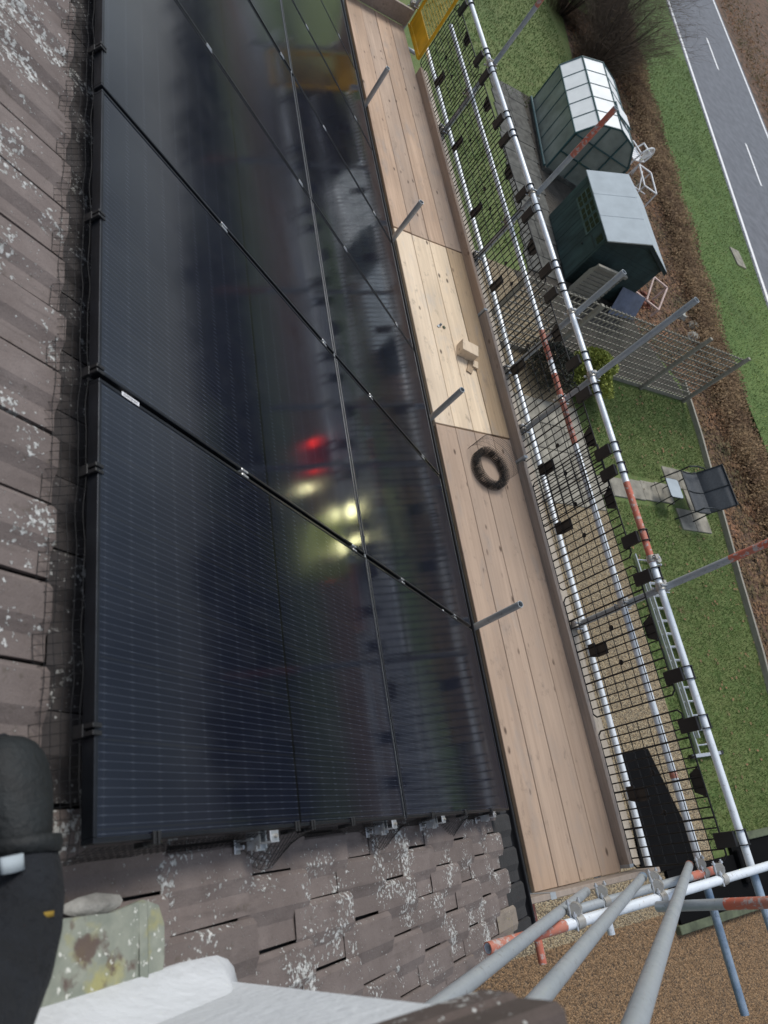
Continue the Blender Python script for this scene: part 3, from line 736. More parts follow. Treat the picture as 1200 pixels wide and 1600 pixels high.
def lower(a, t):
    s = .02+a*3.35
    bulge = .018+.075*max(0, math.sin(s*2*math.pi/.9-4.2))**2*(1 if s > .45 else .1)
    return RP(s, -.006-bulge*t, -.03-.088*t)
net('pigeon_mesh', 'black wire mesh bulging out below the panel edge nearest the chimney', lower, 150, 5,
    [(.19, 0, 's'), (.83, 0, 's'), (.93, 0, 's'), (1.22, 0, 's'), (2.05, 0, 's'), (2.55, 0, 's'), (3.05, 0, 's')])

# ------------------------------------------------------------------ scaffold boards
PZ = -2.55
BX = [3.4535, 3.679, 3.9045, 4.130]
secs = [(-.52, 3.235, 'near'), (3.25, 5.60, 'middle'), (5.615, 9.56, 'far')]
posn = ['innermost', 'second', 'third', 'outermost']
for (y0, y1, nm) in secs:
    for i, x in enumerate(BX):
        mt = 'wood' if nm != 'middle' else ('wood_new' if i < 3 else 'wood_mid')
        dx = random.uniform(-.003, .003); ex = random.uniform(-.004, .003) if nm == 'near' else random.uniform(-.004, .004)
        look = {'near': 'weathered pinkish', 'middle': 'pale new' if i < 3 else 'golden brown', 'far': 'weathered brown'}[nm]
        r0 = empty('scaffold_board', (x+.112+dx*.3, y0, PZ), (0, random.uniform(-.006, .006), random.uniform(-.0008, .0008)))
        tag(r0, '%s scaffold board, %s of the four boards on the %s length of platform' % (look, posn[i], nm), 'scaffold board', 'boards of the scaffold platform')
        MB().cbox(-.1105, .1105, ex, y1-y0, -.038, random.uniform(-.002, .002), .004).build('plank', mt, r0)
        bb = MB(); L = y1-y0
        for yy in (ex-.001, L-.019):
            bb.box(-.1112, .1112, yy, yy+.02, -.0395, -.036)
        bb.build('end_band', 'galv', r0)
    x = 3.178
    r0 = empty('scaffold_board', (x+.1, y0, PZ+.0))
    tag(r0, 'narrow inside scaffold board beside the gutter on the %s length of platform' % nm, 'scaffold board', 'boards of the scaffold platform')
    MB().cbox(-.11, .117, 0, y1-y0, -.038, 0, .004).build('plank', 'wood' if nm != 'near' else 'wood_old', r0)
# toe boards
r0 = empty('outer_board', (4.475, -.5, PZ)); tag(r0, 'pale weathered plank lying outside the toe boards below the wire guards', 'plank')
MB().cbox(-.05, .05, 0, 9.2, .01, .045, .004).build('plank', 'wood_pale', r0)
def toe(x, y0, y1, h, mt, label):
    r0 = empty('toe_board', (x, y0, PZ)); tag(r0, label, 'toe board', 'toe boards of the scaffold')
    MB().cbox(-.023, .017, 0, y1-y0, -.036, h, .004).build('plank', mt, r0)
    MB().box(-.0245, .0185, -.0015, .022, -.03, h+.0015).build('end_band', 'galv', r0)
    return r0
toe(4.378, -.5, 2.96, .085, 'wood_old', 'grimy grey toe board along the near outer edge of the platform')
toe(4.376, 2.98, 4.72, .115, 'wood_old', 'pale grey toe board in the middle of the outer platform edge')
toe(4.376, 4.74, 8.6, .105, 'wood', 'brown toe board along the far outer platform edge before the yellow gate')
r0 = empty('toe_board', (3.45, 9.56, PZ)); tag(r0, 'broad toe board closing the far end of the platform', 'toe board', 'toe boards of the scaffold')
MB().cbox(-.02, .93, 0, .038, .003, .225, .004).build('plank', 'wood_old', r0)
r0 = empty('toe_board', (3.40, -.545, PZ)); tag(r0, 'mould-spotted toe board with metal end band at the near platform end', 'toe board', 'toe boards of the scaffold')
MB().cbox(-.2, 1.14, -.019, .019, -.036, .20, .004).build('plank', 'wood_old', r0)
MB().box(.0, .05, -.021, .021, -.037, .2015).build('end_band', 'galv', r0)

# ------------------------------------------------------------------ scaffold tubes
TR = .0265
def coupler(parent, at, d1, d2, loc):
    """right-angle coupler: two half shells, hinge block, two bolts"""
    d1, d2 = Vector(d1).normalized(), Vector(d2).normalized(); at = Vector(at)-Vector(loc)
    n = d1.cross(d2)
    if n.length < .1: n = d1.orthogonal()
    n.normalize(); c = MB()
    c.tube(at-d1*.026, at+d1*.026, TR+.008, 12)
    c.tube(at+n*.056-d2*.026, at+n*.056+d2*.026, TR+.008, 12)
    c.bar(at+d2*.04-d1*.018, at+d2*.04+d1*.018, .03, .03)
    o = c.build('coupler', 'fitting', parent)
    for a, q in ((d2, Vector((0, 0, 0))), (-d2, Vector((0, 0, 0))), (d1, n*.056), (-d1, n*.056)):
        bb = MB(); bb.tube(at+q+a*(TR+.014)-n*.035, at+q+a*(TR+.014)+n*.05, .006, 6); bb.tube(at+q+a*(TR+.014)+n*.028, at+q+a*(TR+.014)+n*.04, .012, 6)
        bb.build('bolt', 'alu', o)
def tube(name, label, p0, p1, mt='galv', bands=(), coups=(), group='scaffold tubes', cat='scaffold tube'):
    p0, p1 = Vector(p0), Vector(p1)
    root = empty(name, p0); tag(root, label, cat, group)
    MB().tube((0, 0, 0), p1-p0, TR, 16, hollow=True).build('tube', mt, root)
    L = (p1-p0).length; d = (p1-p0)/L
    for (t0, t1, bm) in bands:
        MB().tube(d*t0-(d*.0006 if t0 < .01 else d*0), d*t1, TR+.0009, 16, hollow=True).build('paint_band', bm, root)
    for (t, dd) in coups: coupler(root, p0+d*t, d, dd, p0)
    return root
XI, XO = 3.425, 4.45
names = ['nearest', 'second', 'third', 'fourth']
for i, y in enumerate([1.35, 3.28, 5.44, 7.48]):
    top = [-2.03, -2.09, -2.05, -2.08][i]
    tube('scaffold_standard', '%s short grey upright poking up between gutter and boards' % names[i], (XI, y, GZ), (XI+random.uniform(-.01, .01), y+random.uniform(-.01, .01), top), 'galv', group='inner scaffold uprights', cat='scaffold pole')
XS = 4.502
for i, (y, zt, bands, lab) in enumerate([
        (1.37, -.35, [(5.62, 6.25, 'red_paint')], 'tall grey upright with red painted top standing beside the ladder on the lawn'),
        (3.33, -.50, [], 'tall plain grey upright whose top crosses the trellis fence'),
        (5.53, -.50, [(5.55, 6.09, 'red_paint')], 'tall upright with red top in front of the greenhouse'),
        (7.53, -.50, [(5.75, 6.1, 'red_paint')], 'far tall upright with red top over the back lawn')]):
    tube('scaffold_standard', lab, (XS, y, GZ), (XS, y, zt), 'galv', bands, [(GZ*-1-1.55, (0, 1, 0)), (-GZ-2.45, (0, 1, 0)), (-GZ-1.93, (0, 1, 0))], group='outer scaffold uprights', cat='scaffold pole')
tube('scaffold_standard', 'shorter grey upright in front of the green shed', (XS, 4.02, -2.7), (XS, 4.02, -.97), 'galv', [], [(1.15, (0, 1, 0)), (.25, (0, 1, 0))], group='outer scaffold uprights', cat='scaffold pole')
tube('guard_rail', 'bright top guard rail with orange band running the length of the platform', (XO, -1.35, -1.555), (XO, 10.0, -1.545), 'galv_bright',
     [(2.92, 3.62, 'red_paint'), (0, .75, 'galv_blue')], [(2.95, (0, 0, 1))], group='scaffold guard rails')
tube('guard_rail', 'lower guard rail with red and white bands seen behind the wire guards', (XO, -1.41, -1.935), (XO, 8.7, -1.905), 'galv_bright',
     [(4.25, 5.0, 'red_paint'), (5.15, 5.5, 'red_paint'), (0, .8, 'galv_blue'), (1.45, 1.5, 'red_paint')], group='scaffold guard rails')
tube('ledger', 'pale ledger tube running just outside the toe boards', (4.555, -.62, -2.46), (4.555, 9.7, -2.44), 'galv_bright', group='scaffold ledgers')
tube('ledger', 'red-ended ledger tube under the inner edge of the platform', (3.472, -.95, -2.64), (3.472, 9.7, -2.64), 'galv', [(0, .4, 'red_paint')], group='scaffold ledgers')
TRY = [-.38, 1.42, 3.16, 3.42, 5.5, 5.7, 7.6, 9.4]
for y in TRY:
    tube('transom', 'grey cross tube hidden under the platform boards, %s from the near end' % ORD[TRY.index(y)], (3.1, y, -2.70), (4.62, y, -2.70), 'galv', group='scaffold transoms')
# near end guard rails and sloping gable rails
tube('end_rail', 'long cross rail with red end at the near end of the platform', (2.02, -.575, -1.36), (5.05, -.575, -1.50), 'galv_bright', [(0, .52, 'red_paint')],
     [(.62, (.82, 0, -.57)), (1.32, (.82, 0, -.57)), (1.95, (.82, 0, -.57)), (2.62, (0, 1, 0))], group='end guard rails')
tube('end_rail', 'lower cross rail tucked behind the ends of the sloping tubes', (2.96, -.575, -1.76), (4.57, -.575, -1.885), 'galv', [(1.25, 1.55, 'red_paint')],
     [(.32, (.82, 0, -.57)), (.86, (.82, 0, -.57)), (1.42, (.82, 0, -.57))], group='end guard rails')
Sx = Vector((math.cos(TH), 0, -math.sin(TH)))
for i, (x, z, L, lab, mt) in enumerate([(3.29, -1.92, 3.25, 'sloping gable rail closest to the roof tiles', 'galv'), (3.88, -1.965, 3.7, 'middle sloping gable rail with blue end', 'galv'), (4.385, -1.97, 4.45, 'outermost sloping gable rail, highest over the gravel', 'galv')]):
    e = Vector((x, -.518, z))
    tube('gable_rail', lab, e, e-Sx*L, mt, [(0, .10, 'galv_blue')] if i == 1 else ([(0, .06, 'red_paint')] if i == 2 else []), group='sloping gable rails')
tube('scaffold_standard', 'grey and red tube standing up from the outermost sloping rail', (3.2, -.60, -1.34), (3.2, -.60, .1), 'galv', [(.42, 1.44, 'red_paint')], group='gable scaffold uprights', cat='scaffold pole')
tube('ledger', 'short pale tube stub under the near platform end', (4.2, -.91, -2.66), (4.2, -.3, -2.66), 'galv_bright', group='scaffold ledgers')

# ------------------------------------------------------------------ brick guards
GX = 4.402
def brick_guard(y0, y1, label, dz=0., tilt=0., dense=.068):
    root = empty('brick_guard', (GX, y0, -2.48+dz), (tilt, 0, random.uniform(-.008, .008)))
    tag(root, label, 'wire guard', 'wire brick guards along the platform')
    w, h = y1-y0, .80
    fr = MB(); r = .0062
    c = .03
    pts = [(0, c, 0), (0, w-c, 0), (0, w, c), (0, w, h-c), (0, w-c, h), (0, c, h), (0, 0, h-c), (0, 0, c), (0, c, 0)]
    fr.path(pts, r, 6); fr.build('frame', 'mesh_black', root)
    g = MB(); n = round(w/dense)
    for i in range(1, n):
        g.tube((.004, w*i/n, 0), (.004, w*i/n, h), .0052 if i % 4 else .0075, 5)
    for j in range(1, 8):
        g.tube((-.004, 0, h*j/8), (-.004, w, h*j/8), .0036, 5)
    g.build('wire_grid', 'mesh_black', root)
    # joining plate, round discs, upper tag plate
    MB().extr([(.008, w*.46, .12), (.008, w*.56, .12), (.008, w*.56, .20), (.008, w*.53, .20), (.008, w*.53, .31), (.008, w*.44, .31), (.008, w*.44, .19)], (.004, 0, 0)).build('tie_plate', 'black_plastic', root)
    d = MB()
    for yy in (w*.34, w*.62):
        d.extr([(.008, yy+.022*math.cos(6.283*i/10), .40+.022*math.sin(6.283*i/10)) for i in range(10)], (.004, 0, 0))
    d.build('disc', 'black_plastic', root)
    t = MB(); yy = w*.5
    t.extr([(.008, yy-.10, h-.02), (.008, yy-.06, h-.10), (.008, yy+.06, h-.10), (.008, yy+.10, h-.02), (.008, yy+.05, h-.005), (.008, yy-.05, h-.005)], (.005, 0, 0))
    t.build('tag_plate', 'black_plastic', root)
    for yy in (.12*w, .88*w):
        hk = MB(); hk.cbox(-.012, .02, yy-.048, yy+.048, h-.05, h+.105, .003)
        for s_ in (-.045, .045):
            for i in range(9):
                a0, a1 = R(200-i*26), R(200-(i+1)*26); rr = TR+.006; cx, cz = XO-GX, -1.55-(-2.48+dz)
                hk.bar((cx+math.cos(a0)*rr, yy+s_, cz+math.sin(a0)*rr), (cx+math.cos(a1)*rr, yy+s_, cz+math.sin(a1)*rr), .016, .006, (0, 1, 0))
        hk.box(XO-GX+TR+.004, XO-GX+TR+.009, yy-.05, yy+.05, -1.55+2.48-dz-.02, -1.55+2.48-dz+.02)
        hk.build('hook', 'black_plastic', root)
    return root
gy = [(-.51, .48), (.59, 1.60), (1.67, 2.72), (2.28, 3.30), (3.39, 4.42), (4.46, 5.42), (5.46, 6.5), (6.54, 7.5), (7.55, 8.75)]
gl = ['beside the black sheet at the near platform end', 'second from the near platform end, in front of the lawn ladder', 'overlapping its neighbour in front of the paved path', 'doubled up opposite the wire coil',
      'opposite the timber block, before the yellow green conifer', 'fourth from the yellow gate, in front of the dark garden path', 'third from the yellow gate, with lawn behind', 'third from the yellow gate', 'right next to the yellow gate']
gl[7] = 'second from the yellow gate'
for (a, b_), q in zip(gy, gl):
    brick_guard(a, b_, 'black wire guard panel '+q, random.uniform(-.006, .012), random.uniform(-.006, .006), .068 if a < 4 else .062)

# ------------------------------------------------------------------ yellow ladder gate at the far end
gt = empty('safety_gate', (4.45, 8.92, PZ+.05)); tag(gt, 'yellow safety gate with mesh and solid kick plate at the far platform end', 'gate')
w, h = .68, 1.05
MB().path([(0, 0, 0), (0, 0, h), (0, w, h), (0, w, 0), (0, 0, 0)], .021, 8).build('frame', 'yellow', gt)
kp = MB().extr([(-.006, .0, .0), (-.006, w, .0), (-.006, w, .22), (-.006, 0, .22)], (.008, 0, 0)); kp.build('kick_plate', 'yellow', gt)
MB().box(-.03, .012, -.012, w+.012, -.03, -.004).build('bottom_rail', 'yellow', gt)
b = MB()
for i in range(1, 16): b.tube((.0, w*i/16, .22), (.0, w*i/16, h), .0024, 4)
for j in range(1, 18): b.tube((.004, 0, .22+(h-.22)*j/18), (.004, w, .22+(h-.22)*j/18), .0024, 4)
b.build('wire_grid', 'yellow', gt)
tube('scaffold_standard', 'grey gate post with couplings at the far platform corner', (4.41, 9.66, GZ), (4.41, 9.66, -1.2), 'galv', [], [(4.3, (0, 1, 0)), (4.9, (0, 1, 0))], group='outer scaffold uprights', cat='scaffold pole')

# ------------------------------------------------------------------ things on the platform
ro = empty('mesh_roll', (3.955, 2.84, PZ+.002)); tag(ro, 'coil of black wire mesh standing on the platform boards', 'wire coil')
b = MB()
def spiral(t): a = t*2*math.pi*7; r = .128+.066*t+.003*math.sin(a*3.1); return a, r
H_ = .075; n_ = 400
prev = None
for i in range(n_+1):
    a, r = spiral(i/n_); q = [Vector((math.cos(a)*r, math.sin(a)*r*1.08, z)) for z in (0, H_*.33, H_*.66, H_)]
    b.tube(q[0], q[3], .0015, 3)
    if prev:
        for k in range(4): b.tube(prev[k], q[k], .0016, 3)
    prev = q
b.build('wire_coil', 'mesh_black', ro)
b = MB(); prev = None
for i in range(46):        # the loose outer tail of the mesh
    t = i/45; a = -.5+t*2.9; r = .20+.055*t
    q = [Vector((math.cos(a)*r, math.sin(a)*r*1.08, z)) for z in (0, .06, .12, .19)]
    b.tube(q[0], q[3], .0011, 3)
    if prev:
        for k in range(4): b.tube(prev[k], q[k], .0011, 3)
    prev = q
b.build('loose_end', 'mesh_black', ro)
tb = empty('timber_block', (4.02, 4.16, PZ), (0, 0, R(-14))); tag(tb, 'sawn offcut block of pale timber on the platform boards', 'timber block')
MB().cbox(-.095, .095, -.07, .07, .002, .105, .004).build('block', 'wood_new', tb)
MB().cbox(.085, .15, -.14, -.05, .012, .03, .003).build('splinter', 'wood_new', tb)
MB().extr([(.02, -.22, .002), (.08, -.23, .002), (.12, -.08, .002), (.05, -.06, .002)], (0, 0, .012)).build('splinter', 'wood_mid', tb)
sc = empty('metal_clip', (3.77, 4.43, PZ), (0, 0, .6)); tag(sc, 'small bent metal scrap on the pale boards', 'scrap')
MB().box(-.03, .01, -.012, .012, .003, .006).build('plate', 'galv', sc); MB().box(.01, .014, -.012, .012, .003, .03).build('bend', 'galv', sc); MB().box(.03, .06, -.05, -.02, .003, .007).build('tab', 'moss', sc)

# ------------------------------------------------------------------ person (leg and boot at the left edge)
def loft(b, rings, close=True):
    k = len(rings[0]); V = [q for r_ in rings for q in r_]; F = []
    for i in range(len(rings)-1):
        for j in range(k): F.append((i*k+j, i*k+(j+1) % k, (i+1)*k+(j+1) % k, (i+1)*k+j))
    if close: F += [tuple(range(k-1, -1, -1)), tuple((len(rings)-1)*k+j for j in range(k))]
    return b.add(V, F, True)
pe = empty('person', RP(-.17, 0, -.1)); tag(pe, 'kneeling leg in dark work trousers and black boot on the roof tiles', 'person')
def ring3(c, axis, upv, rx_, ry_, k=18, fold=0., ph=0.):
    c = Vector(c); ax = Vector(axis).normalized(); x = ax.cross(Vector(upv)).normalized(); y = x.cross(ax)
    return [c + x*math.cos(2*math.pi*j/k)*rx_*(1+fold*math.sin(5*2*math.pi*j/k+ph)) + y*math.sin(2*math.pi*j/k)*ry_*(1+fold*math.sin(4*2*math.pi*j/k+ph)) for j in range(k)]
nv = RP(0, 0, 1)
# trouser leg: cuff over the boot, shin, knee, thigh going up and back
axis_pts = [(RP(-.140, -.012, -.036), .066, .058), (RP(-.150, -.040, -.026), .076, .062), (RP(-.162, -.078, -.008), .074, .062), (RP(-.185, -.125, .012), .074, .064), (RP(-.225, -.175, .035), .076, .068),
            (RP(-.285, -.215, .065), .080, .074), (RP(-.37, -.235, .10), .086, .08), (RP(-.48, -.235, .15), .092, .09), (RP(-.60, -.2, .22), .10, .096), (RP(-.76, -.12, .34), .108, .104)]
rings = []
for i, (c, a, b_) in enumerate(axis_pts):
    d = (axis_pts[min(i+1, len(axis_pts)-1)][0]-axis_pts[max(i-1, 0)][0])
    rings.append(ring3(c, d, nv, a, b_, 24, .05, i*1.7))
lg = loft(MB(), rings).build('leg', 'trouser', pe); lg.location = -pe.location
# boot: sole and upper lofted from heel to toe
bt = []
for (u, wd, hh, n0) in [(-.03, .040, .05, -.045), (-.01, .058, .058, -.046), (.03, .066, .060, -.047), (.08, .072, .056, -.050), (.12, .075, .052, -.054), (.155, .072, .046, -.058), (.18, .064, .040, -.062), (.2, .050, .032, -.067), (.212, .028, .02, -.072)]:
    bt.append(ring3(RP(-.148, u, n0), (0, 1, 0), nv, wd, hh, 20))
bo_ = loft(MB(), bt).build('boot', 'boot', pe); bo_.location = -pe.location
so = MB(); outl = [(-.148+math.cos(a)*(.076 if math.sin(a) > 0 else .056), .09+math.sin(a)*(.135 if math.sin(a) > 0 else .12)) for a in [6.283*i/20 for i in range(20)]]
so.add([tuple(RP(s, u, -.118)) for s, u in outl]+[tuple(RP(s, u, -.092)) for s, u in outl], [tuple(range(19, -1, -1)), tuple(range(20, 40))]+[(i, (i+1) % 20, 20+(i+1) % 20, 20+i) for i in range(20)])
q = so.build('sole', 'black_plastic', bo_)
cu = loft(MB(), [ring3(RP(-.148, u, -.03), (0, 1, 0), nv, r1, r1*.92, 24) for u, r1 in ((-.008, .070), (.010, .073), (.022, .069))]).build('boot_collar', 'boot', bo_)
bd_ = loft(MB(), [ring3(RP(-.222, -.036+.026*t, .030-.004*t), (0, 1, .2), nv, .024, .010, 12) for t in (0, 1)]).build('reflective_patch', 'felt', lg)
for (s, u, n_) in ((-.150, -.045, .035), (-.182, -.115, .073)):
    loft(MB(), [ring3(RP(s, u+.009*t, n_), (0, 1, 0), nv, .012, .003, 8) for t in (0, 1)]).build('stitching', 'orange_thread', lg)

# ------------------------------------------------------------------ garden: ladder, black sheet, raised bed
ldr = empty('extension_ladder', (11.7, .55, GZ), (0, 0, R(0.5))); tag(ldr, 'aluminium extension ladder lying on the lawn beside the gravel', 'ladder')
for zz, dx, y0, y1 in ((.05, 0, 0, 3.75), (.12, .035, .25, 3.4)):
    for sx in (-.20, .20):
        MB().cbox(sx+(-dx if sx > 0 else dx)-.014, sx+(-dx if sx > 0 else dx)+.014, y0, y1, zz-.032, zz+.032, .004).build('stile', 'alu', ldr)
    n_ = int((y1-y0)/.25)
    for i in range(n_):
        MB().tube((-.2+dx, y0+.14+i*.25, zz), (.2-dx, y0+.14+i*.25, zz), .014, 8).build('rung', 'alu', ldr)
MB().cbox(-.44, .44, -.06, .0, .02, .08, .005).build('stabiliser_bar', 'alu', ldr)
for sx in (-.46, .40): MB().cbox(sx, sx+.06, -.065, .005, .01, .09, .005).build('rubber_foot', 'black_plastic', ldr)

bs = empty('black_sheet', (10., 0, GZ)); tag(bs, 'black plastic sheet lying on the gravel beside the platform', 'plastic sheet')
g_ = 14; V = []; F = []
def shp(a, t):
    L0, L1 = Vector((9.52, .70)), Vector((9.28, -1.02)); R0, R1 = Vector((10.22, .72)), Vector((10.78, -1.1))
    l_ = L0.lerp(L1, t); r0_ = R0.lerp(R1, t); return l_.lerp(r0_, a)
for i in range(g_+1):
    for j in range(g_+1):
        q = shp(i/g_, j/g_); V.append((q.x-10, q.y, .04+.008*math.sin(i*.7+j*.3)))
for i in range(g_):
    for j in range(g_): F.append((i*(g_+1)+j, (i+1)*(g_+1)+j, (i+1)*(g_+1)+j+1, i*(g_+1)+j+1))
b = MB(); b.add(V, [tuple(f) for f in F])
k = len(V); b.add([(x, y, .008) for x, y, z in V], [tuple(reversed(f)) for f in F]); b.build('sheet', 'liner', bs)
rb_ = empty('raised_bed', (11.0, -1.4, GZ)); tag(rb_, 'timber edged raised bed lined with black sheet at the lawn corner', 'raised bed')
for (x0, x1, y0, y1) in ((-1.3, 2.6, -.50, -.38), (.55, 2.6, .50, .62)):
    MB().cbox(x0, x1, y0, y1, .0, .10, .01).build('sleeper', 'moss', rb_)
MB().box(-1.2, 2.6, -.38, .34, .0, .06).build('liner', 'liner', rb_)
MB().box(.55, 2.6, .34, .5, .0, .06).build('liner', 'liner', rb_)
MB().cbox(.55, .72, -.1, .4, .06, .16, .02).build('liner_fold', 'liner', rb_)

# ------------------------------------------------------------------ trellis fence
tf = empty('trellis_fence', (8.45, 8.78, GZ)); tag(tf, 'silvered square trellis fence across the garden between scaffold and hedge', 'fence')
FW = 15.36-8.45
for xx, hh in ((.04, 1.78), (2.0, 1.78), (3.72, 1.86), (5.27, 1.98), (FW, 1.86)):
    MB().cbox(xx-.038, xx+.038, -.075, -.002, 0, hh, .005).build('post', 'wood_grey', tf)
n_ = 11
segs = [(.0, 2.0), (2.0, 3.72), (3.72, 5.27), (5.27, FW)]
for (a, b_) in segs:
    for j in range(n_):
        z = .13+j*.158
        MB().box(a+.01, b_-.01, .013, .030, z-.014, z+.014).build('slat', 'wood_grey', tf)
    m_ = int((b_-a)/.118)
    for i in range(m_+1):
        x = a+.02+(b_-a-.04)*i/m_
        MB().box(x-.012, x+.012, .0, .012, .06, 1.76).build('slat', 'wood_grey', tf)
    MB().box(a, b_, -.01, .03, .0, .09).build('gravel_board', 'wood_grey', tf)

# ------------------------------------------------------------------ conifer shrub
def shrub(name, loc, label, cat, h, rad, n, mt, leaf, stem='twig', group=None, shape=lambda t: math.sin(math.pi*min(1, t*.85+.12))**.7):
    root = empty(name, loc); tag(root, label, cat, group)
    b = MB()
    for i in range(n):
        t = random.random()**.8; a = random.uniform(0, 6.283); rr = rad*shape(t)*(random.random()**.35)*(1+.25*math.sin(a*3+t*9))
        c = Vector((math.cos(a)*rr, math.sin(a)*rr, h*t)); d = Vector((math.cos(a)+random.gauss(0, .5), math.sin(a)+random.gauss(0, .5), random.uniform(.1, 1.2))).normalized()
        s_ = d.orthogonal().normalized(); s_.rotate(Matrix.Rotation(random.uniform(0, 6.28), 3, d)); l_ = leaf*random.uniform(.6, 1.4)
        b.add([c-d*l_*.5, c+s_*l_*.28, c+d*l_*.6, c-s_*l_*.28], [(0, 1, 2, 3)])
    b.build('crown', mt, root)
    st = MB()
    for i in range(7):
        a = random.uniform(0, 6.28); e = Vector((math.cos(a)*rad*.5, math.sin(a)*rad*.5, h*random.uniform(.4, .8))); st.tube((0, 0, 0), e, .02, 6, .005)
    st.build('trunk', stem, root)
    return root
shrub('conifer_shrub', (11.35, 8.25, GZ), 'bushy yellow green conifer in front of the trellis fence', 'shrub', 1.0, .55, 9000, 'conifer', .055)
shrub('evergreen_shrub', (10.3, 8.3, GZ), 'dark evergreen bush behind the wire guards beside the conifer', 'shrub', .75, .6, 3500, 'far_leaf', .06)

# ------------------------------------------------------------------ bench and side table
bn = empty('garden_bench', (13.9, 5.78, GZ)); tag(bn, 'charcoal sling two-seat garden bench on the slab path', 'bench')
def sling(b, pts, y0, y1, t=.008):
    V = [(x, y, z) for y in (y0, y1) for x, z in pts]+[(x, y, z-t) for y in (y0, y1) for x, z in pts]; k = len(pts); F = []
    for i in range(k-1): F += [(i, i+1, k+i+1, k+i), (2*k+i, 3*k+i, 3*k+i+1, 2*k+i+1)]
    F += [(0, k, 3*k, 2*k), (k-1, 3*k-1, 4*k-1, 2*k-1)]
    return b.add(V, F, True)
prof = [(-.45, .42), (-.2, .385), (-.02, .40), (.06, .45), (.16, .62), (.26, .80), (.32, .93)]
for y0, y1 in ((-.47, -.008), (.008, .47)):
    sling(MB(), prof[:4], y0, y1).build('seat', 'bench_fabric', bn); sling(MB(), prof[3:], y0, y1).build('backrest', 'bench_fabric', bn)
for y in (-.485, 0, .485):
    f = MB(); f.path([(x, y, z) for x, z in prof], .016, 8); f.build('side_rail', 'bench_metal', bn)
for y in (-.5, .5):
    a_ = MB(); a_.path([(-.42, y, .42), (-.40, y, .60), (-.2, y, .66), (.05, y, .65), (.17, y, .62)], .017, 8); a_.build('arm', 'bench_metal', bn)
    MB().tube((-.43, y, .43), (-.60, y, 0), .016, 8).build('leg', 'bench_metal', bn); MB().tube((.02, y, .44), (.02, y, 0), .016, 8).build('leg', 'bench_metal', bn)
for x, z in ((-.45, .42), (.32, .93)): MB().tube((x, -.485, z), (x, .485, z), .015, 8).build('cross_bar', 'bench_metal', bn)
tbn = empty('side_table', (13.0, 5.78, GZ)); tag(tbn, 'small grey glass-topped side table in front of the garden bench', 'table')
poly = []
for cx, cy, a0 in ((.15, .17, 0), (-.15, .17, 90), (-.15, -.17, 180), (.15, -.17, 270)):
    for i in range(5): a = R(a0+i*22.5); poly.append((cx+math.cos(a)*.05, cy+math.sin(a)*.05))
MB().prism(poly, .395, .412).build('table_top', 'felt', tbn)
MB().path([(x*1.02, y*1.02, .40) for x, y in poly]+[(poly[0][0]*1.02, poly[0][1]*1.02, .40)], .011, 6).build('rim', 'bench_metal', tbn)
for sx in (-.15, .15):
    for sy in (-.19, .19): MB().tube((sx, sy, .395), (sx*1.35, sy*1.1, 0), .012, 8).build('leg', 'bench_metal', tbn)

# ------------------------------------------------------------------ shed
sh = empty('garden_shed', (12.18, 11.51, GZ), (0, 0, -math.atan2(.19, 2.14))); tag(sh, 'dark green wooden shed with pale grey felt roof', 'shed')
SW, SLN, EH, RH = 1.9, 2.2, 1.42, 1.78
for i in range(int(SLN/.125)+1):      # front boards, vertical
    y0 = i*.125; y1 = min(SLN, y0+.122)
    MB().cbox(-.008+random.uniform(-.003, .003), .015, y0, y1, .04, EH-.03, .003).build('board', 'shed', sh)
    MB().cbox(SW-.015, SW+.008, y0, y1, .04, EH-.03, .003).build('board', 'shed', sh)
for yy in (.0, SLN):                  # gable boards, horizontal
    z = .04
    while z < RH-.05:
        z1 = z+.12; x0 = 0 if z1 <= EH else SW/2*(z1-EH)/(RH-EH); x1 = SW-x0
        if x1-x0 > .12: MB().cbox(x0+.01, x1-.01, yy-.01, yy+.01, z, z1-.004, .003).build('board', 'shed', sh)
        z = z1
MB().box(.02, SW-.02, .02, SLN-.02, .0, EH-.05).build('carcass', 'shed_dark', sh)
for yy in (.0, SLN): MB().extr([(.0, yy-.006, EH-.12), (SW, yy-.006, EH-.12), (SW, yy-.006, EH), (SW/2, yy-.006, RH), (.0, yy-.006, EH)], (0, .012, 0)).build('gable_panel', 'shed', sh)
for yy in (.73, 1.46): MB().extr([(-.07, yy, EH+.003), (SW/2, yy, RH+.0615), (SW/2, yy, RH+.066), (-.07, yy, EH+.0075)], (0, .05, 0)).build('felt_lap', 'felt', sh)
for sgn in (0, 1):
    x0 = -.07 if sgn == 0 else SW+.07; z0 = EH-.02; x1, z1 = SW/2, RH+.04
    rp = MB().extr([(x0, -.09, z0), (x1, -.09, z1), (x1, -.09, z1+.02), (x0, -.09, z0+.022)], (0, SLN+.18, 0)); ro_ = rp.build('roof_slope', 'felt', sh)
    bgd = MB().extr([(x0, -.115, z0-.08), (x1, -.115, z1-.085), (x1, -.115, z1+.015), (x0, -.115, z0+.015)], (0, .022, 0)); bgd.build('barge_board', 'shed_dark', ro_)
